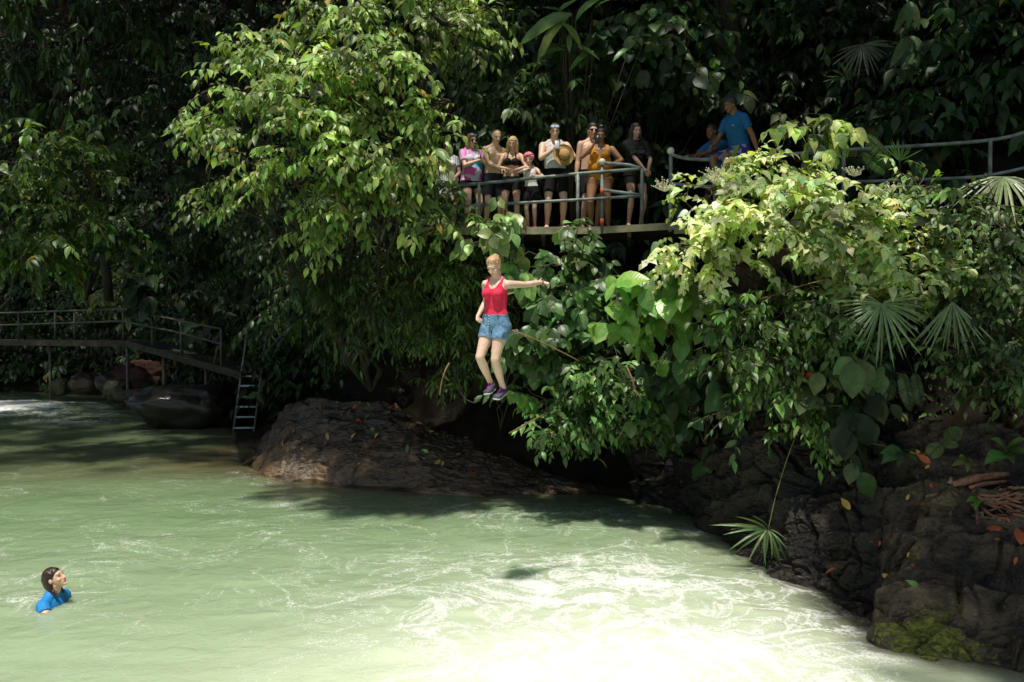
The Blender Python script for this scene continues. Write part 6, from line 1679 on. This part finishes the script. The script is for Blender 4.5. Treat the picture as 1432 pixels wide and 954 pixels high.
p.put('hat_band', V, [np.array([(j, (j + 1) % n_, n_ + (j + 1) % n_, n_ + j) for j in range(n_)])], M_BLACK, hat)
# 7 shirtless man behind
p = Person('tall shirtless dark haired man standing behind the woman in the orange swimsuit', 1.87, spot(825, 15.25), .25, side=.05, fem=False, skin=(.58, .36, .25), bw=1.05, waist=1.1, belly=.02,
    arms=[HAND_DOWN(-1, .25), HAND_DOWN(1, .25)], legs=STAND(.12), head=(-.1, .2, 0))
p.wear('swim_trunks', p.g_shorts(.97, .75), .02, M_BLACK, 8); p.hairshell(.012, .0, None, H_DARK); glasses(p, fr=M_LENS)
# 8 woman in orange
p = Person('large woman in an orange one piece swimsuit holding her phone up to her face', 1.70, spot(838, 14.95), -.18, lean=.06, side=.04, skin=(.3, .155, .08), bw=1.25, waist=1.55, hip=1.22, bust=1.3, belly=.07, limbw=1.25, sh=1.08,
    arms=[dict(w=(-.1, -.26, 1.38), pole=(-.8, -.1, -.8), dir=(.5, -.1, .7), palm=(.3, -.1, 1), curl=.8), dict(w=(.24, -.26, 1.07), pole=(.9, .3, -.4), dir=(0, -.9, -.2), palm=(0, -.1, -1), curl=.5)],
    legs=STAND(.15), head=(.0, .15, 0), lipc=(.12, .04, .03), browc=(.03, .02, .015))
g = np.minimum(p.g_tank(.70, 1.27, 1.3, .1, .14, 1.22), p.q[:, 2] - .83 - .8 * np.maximum(0, np.abs(p.q[:, 0]) - .05))
p.wear('swimsuit', g, .007, M_ORANGE, 1); p.hairshell(.01, .0, None, H_DARK); p.hairvol([('ball', (0, .03, .14), (.05, .05, .045))], H_DARK, 'hair_bun', open_=-1)
ph = MB(); ph.add(*box(p.T((-.03, -.32, 1.49)), (.075, .012, .145), Rx(-.15), .004)); V, F = ph.get()
tag(p.put('phone', V, F, M_PHONE, None), 'black phone held before the face of the woman in orange', 'phone')
# 9 teenager in black
p = Person('teenage girl in a black printed T-shirt at the right end of the railing', 1.74, spot(888, 14.72), .22, lean=.08, side=-.04, skin=(.52, .31, .22), bw=.98, hip=.98, bust=.3,
    arms=[dict(w=(.06, -.25, .93), pole=(-1, .2, -.2), dir=(.6, -.5, -.4), palm=(0, .3, -1), curl=.6), dict(w=(.13, -.25, .92), pole=(1, .2, -.2), dir=(-.4, -.5, -.6), palm=(0, .3, -1), curl=.6)], legs=STAND(.11), head=(.1, .2, 0))
p.wear('t_shirt', p.g_tee(.84, .85), .03, M_BLACK, 12); p.wear('shorts', p.g_shorts(.94, .4), .016, M_BLACK, 4); p.hairvol(LONGHAIR(.32), H_DARK)
# faded lettering on the chest
M_PRINT = simple('faded_print', (.16, .165, .16), .8)
def lettering(P, text, x0, z0, size, arch=0.0, off=.04, y0=-.2):
    cu = bpy.data.curves.new('print', 'FONT'); cu.body = text; cu.size = size; cu.align_x = 'CENTER'; cu.resolution_u = 3
    o = bpy.data.objects.new('print', cu); COL.objects.link(o)
    dg = bpy.context.evaluated_depsgraph_get(); me = bpy.data.meshes.new_from_object(o.evaluated_get(dg))
    bm = bmesh.new(); bm.from_mesh(me); bmesh.ops.triangulate(bm, faces=bm.faces); bmesh.ops.subdivide_edges(bm, edges=[e for e in bm.edges if e.calc_length() > .02], cuts=2)
    bmesh.ops.triangulate(bm, faces=bm.faces); bm.verts.ensure_lookup_table()
    v = np.array([q.co[:] for q in bm.verts]); f = np.array([[q.index for q in t.verts] for t in bm.faces]); bm.free()
    bpy.data.objects.remove(o); bpy.data.curves.remove(cu); bpy.data.meshes.remove(me)
    sh = [c for c in P.body.children if 'shirt' in c.name][0]
    off_ = np.array(sh.location) + np.array(P.body.location) + P.loc
    nv = len(sh.data.vertices); a = np.zeros(nv * 3); sh.data.vertices.foreach_get('co', a); a = a.reshape(-1, 3) + off_
    t = BVHTree.FromPolygons([tuple(q) for q in a], [tuple(q.vertices) for q in sh.data.polygons])
    out = []
    fw = P.Rw @ np.array([0, 1.0, 0])
    for x_, y_, _ in v:
        q = P.out(np.array([[x0 + x_, -.5, z0 + y_ - arch * (x_ / .12) ** 2]]))[0]
        h = t.ray_cast(Vector(q), Vector(fw))
        out.append(np.array(h[0]) - fw * .004 if h[0] is not None else q + fw * (.5 + y0) * P.k)
    return put('chest_print', np.array(out), [f], M_PRINT, sh)
lettering(p, 'SANDERS', 0, 1.2, .072, .012); lettering(p, 'UNITED', .02, 1.145, .026)

# 10, 11 the guides by the right railing
q0 = W(1033, 217, 13.86)
p = Person('guide in a blue polo shirt and patterned shorts sitting on the right railing', 1.78, (q0[0], q0[1], q0[2] - .84 * 1.76 / 1.7), -1.05, fem=False, skin=(.27, .13, .065), bw=1.03, waist=1.1, belly=.02, lean=.24,
    arms=[dict(w=(-.2, -.32, .98), pole=(-.8, .4, -.5), dir=(.1, -.9, -.3), palm=(.5, 0, -.8), curl=.5), dict(w=(.33, .06, .86), pole=(.8, .6, 0), dir=(.1, -.5, -.8), palm=(0, -.2, -1), curl=.7)],
    legs=[dict(a=(-.16, -.28, .38), pole=(-.1, -1, .5)), dict(a=(.14, -.46, .36), pole=(.1, -1, .5))], head=(-.2, .15, 0), pelvis=(0, .02, .90), browc=(.02, .015, .01))
p.wear('polo_shirt', p.g_tee(.86, .62, 1.44), .022, M_BLUE, 10)
def floral(q): 
    a = fbm(q * 9 + 4, 3); b = perlin(q * 6 + 9)
    return np.where((b > .16)[:, None], np.array([.3, .36, .05]), np.where((a > .1)[:, None], np.array([.35, .36, .6]), np.array([.05, .05, .2])))
p.wear('patterned_shorts', p.g_shorts(.97, .85), .022, M_TINT, 6, floral); p.hairshell(.012, .0, None, H_GREY)
m = MB(); c_ = p.T((.085, -.135, 1.29)); m.add(*box(c_, (.045, .012, .007), p.TR(1.29), .002)); m.add(*box(c_ + np.array([-.008, 0, .008]), (.02, .012, .005), p.TR(1.29), .002)); V, F = m.get(); p.put('shirt_logo', V, F, M_WHITE, p.body)
q0 = W(1001, 330, 14.5)
p = Person('second guide in a dark blue shirt leaning on the railing left of the seated guide', 1.78, (q0[0], q0[1], ZD - .04), -.95, fem=False, skin=(.22, .1, .05), lean=.3, bw=1.0, pelvis=(0, .1, .86),
    arms=[dict(w=(-.12, -.5, 1.12), pole=(-.7, .3, -.7), dir=(.3, -.9, 0), palm=(0, 0, -1), curl=.8), dict(w=(.14, -.52, 1.1), pole=(.7, .3, -.7), dir=(-.3, -.9, 0), palm=(0, 0, -1), curl=.8)], legs=[dict(a=(-.12, .08, .085)), dict(a=(.12, .12, .085))], head=(.15, -.15, 0), browc=(.02, .015, .01))
p.wear('polo_shirt', p.g_tee(.86, .62, 1.44), .02, M_BLUE, 10); p.wear('shorts', p.g_shorts(.97, .8), .02, M_NAVY, 6); p.hairshell(.013, .0, None, H_DARK)

# 12 the jumper
DJ = 9.6
kj = 1.56 / 1.7
yawj = -.62
pelw = W(693, 452, DJ)
locj = pelw - np.array([0, 0, .90 * kj])
def loc_of(u, v, d): return (Rz(yawj).T @ (W(u, v, d) - locj)) / kj
p = Person('girl in a red tank top and denim shorts in mid jump above the river', 1.56, locj, yawj, skin=(.74, .5, .38), bw=.97, waist=1.05, hip=1.0, bust=.75, limbw=1.06, lean=.02, twist=.12, side=.03, vox=.0046, sh=.97,
    arms=[dict(w=loc_of(668, 443, DJ + .12), pole=(-.3, 1, .1), dir=loc_of(669, 452, DJ + .05) - loc_of(668, 443, DJ + .12), palm=(1, -.2, 0), curl=.45),
          dict(w=loc_of(759.5, 394.5, DJ + .2), pole=(0, .5, -1), dir=loc_of(772, 397.5, DJ + .2) - loc_of(759.5, 394.5, DJ + .2), palm=(0, .3, -1), curl=.85)],
    legs=[dict(a=loc_of(686.5, 536, DJ + .12), pole=(0, -1, .1), toe=loc_of(675, 550, DJ - .12) - loc_of(688, 541, DJ + .12)), dict(a=loc_of(703, 542, DJ + .08), pole=(.05, -1, .1), toe=loc_of(690, 556, DJ - .1) - loc_of(704, 547, DJ + .08))],
    head=(-.08, .58, -.05), browc=(.4, .22, .12), lipc=(.5, .16, .14))
zz_ = p.q
p.wear('tank_top', p.g_tank(.955, 1.315, 1.34, .082, .108, 1.255), .008, M_RED, 2)
def denim(q):
    a = fbm(q * 8, 3); c = np.array([.15, .28, .43])[None] * (1 + .9 * a + .35 * perlin(q * 30))[:, None]; c = c * (1 - .45 * np.exp(-((np.abs(np.abs(q[:, 0]) - .1 - .25 * (.98 - q[:, 2])) / .006) ** 2)) * (q[:, 2] > .88) * (q[:, 1] < 0))[:, None]
    return np.clip(c * np.where((np.abs(q[:, 0]) < .004) | (np.abs(q[:, 2] - .985) < .004), .55, 1)[:, None] + .12 * np.exp(-((q[:, 2] - .68) / .03) ** 2)[:, None], .02, .7)
sh_o = p.wear('denim_shorts', p.g_shorts(1.005, .42), .014, M_DENIM, 4, denim)
m = MB()
for k in range(5): m.add(*ball(p.T((-.012 + .0 * k, -.118 - .004 * k, .985 - .032 * k)), (.009, .006, .009), 10, 6, p.TR(.95)))
V, F = m.get(); p.put('buttons', V, F, M_SILV, p.body)
m = MB()
for sx in (-1, 1):
    for yy in (-.1, .08): m.add(*box(p.T((sx * .105, yy, .985)), (.012, .012, .045), None, .002))
V, F = m.get(); p.put('belt_loops', V, F, simple('denim_loop', (.07, .14, .24), .85), p.body)
p.hairshell(.014, .022, None, H_RED, nz=.02)
p.hairvol([('ball', (0, .09, .07), (.045, .045, .045)), ('limb', [(-.07, -.01, .05), (-.082, .02, .0)], [.018, .012]), ('limb', [(.07, -.01, .05), (.082, .02, .0)], [.018, .012])], H_RED, 'hair_bun', open_=-1)
rs_ = np.random.default_rng(9); m = MB()
for k in range(20):
    a = nrm(rs_.normal(size=3) * np.array([1, .8, .5]) + np.array([0, .55, .75])); b_ = a * np.array([.08, .1, .09]) + np.array([0, .014, .034])
    e1 = b_ + .008 * a + .01 * rs_.normal(size=3); e2 = e1 + .004 * a + np.array([0, .012, .002]) + .012 * rs_.normal(size=3)
    m.add(*tube(spline([p.h(b_ * .96), p.h(e1), p.h(e2)], 6), np.linspace(.0032, .0012, 6), 4))
V, F = m.get(); p.put('loose_hair', V, F, H_RED, p.body)
w_ = p.arm[1]; wd = nrm(w_[2] - w_[1]); cc_ = w_[2] - wd * .01
fx = nrm(np.cross(wd, [0, 0, 1])); fy = np.cross(wd, fx)
V, F = tube([cc_ + .03 * (math.cos(t) * fx + math.sin(t) * fy) for t in np.linspace(0, 2 * np.pi, 20)], .005, 6); p.put('hair_tie', V, F, M_BLACK, p.body)
for i in (0, 1):
    o, (An, td, dn, ac) = shoe(p, i, M_SHOE, 'sneaker', .02)
    so_ = [An - td * .072 + dn * .083, An - td * .03 + dn * .088, An + td * .05 + dn * .092, An + td * .12 + dn * .094, An + td * .175 + dn * .09, An + td * .2 + dn * .082]
    V, F = ring_loft(so_, [ac] * 6, [dn] * 6, [.022, .04, .043, .053, .047, .018], [.012, .014, .014, .013, .012, .008], 16, .8)
    p.put('sole', V, F, M_SOLE, o)
    m = MB()
    for k in range(5): 
        c_ = An + td * (.035 + .02 * k) + dn * (-.002 + .008 * k)
        m.add(*limb([c_ - ac * .022 + dn * .012, c_ - dn * .004, c_ + ac * .022 + dn * .012], [.006, .007, .006], 6))
    m.add(*limb([An + td * .03 - dn * .012, An + td * .06 + dn * .005, An + td * .11 + dn * .028], [.014, .016, .012], 8))
    for s_ in (-1, 1): m.add(*limb([An + ac * s_ * .036 + dn * .0 - td * .03, An + ac * s_ * .04 + dn * .045 + td * .03, An + ac * s_ * .043 + dn * .07 + td * .08], [.006, .007, .005], 6))
    V, F = m.get(); p.put('laces', V, F, M_MAG, o)
    V, F = limb([An - dn * .05, An - dn * .01, An + dn * .02], [.037, .038, .038], 14); p.put('sock', V, F, simple('sock', (.1, .1, .13) if i == 0 else (.6, .6, .62), .9, .4, 80), p.body)

# 13 the swimmer
q0 = WZ(70, 849)
p = Person('swimmer with long wet brown hair and a blue shirt looking up from the water', 1.84, (q0[0], q0[1], -1.41), 1.5, fem=False, skin=(.72, .44, .31), lean=.1, waist=1.05, vox=.005,
    arms=[dict(w=(-.24, -.44, 1.24), pole=(-.7, .1, -.6), dir=(.1, -.9, -.3), palm=(0, 0, -1), curl=.3), dict(w=(.26, -.2, .92), pole=(.4, .6, -.4), dir=(.1, -.9, -.2), palm=(0, 0, -1), curl=.3)], legs=STAND(.12), head=(.02, -.55, 0), browc=(.08, .04, .03))
p.wear('rash_shirt', p.g_tee(.86, .3, 1.45), .014, M_BLUEW, 5)
p.hairvol([('ball', (0, .022, .038), (.086, .1, .09)), ('limb', [(0, .075, .03), (0, .1, -.05), (-.0, .105, -.12)], [.06, .045, .02]), ('limb', [(-.05, .05, .0), (-.065, .05, -.1), (-.08, .02, -.17)], [.04, .026, .01]), ('limb', [(.05, .05, .0), (.065, .05, -.1), (.08, .03, -.17)], [.04, .026, .01]), ('limb', [(-.05, .06, -.08), (-.08, -.02, -.16)], [.022, .009]), ('limb', [(-.04, .075, -.08), (-.06, .09, -.17)], [.022, .01]), ('limb', [(.03, .08, -.08), (.03, .105, -.18)], [.022, .01])], H_WET, open_=-.012, lockx=.2)
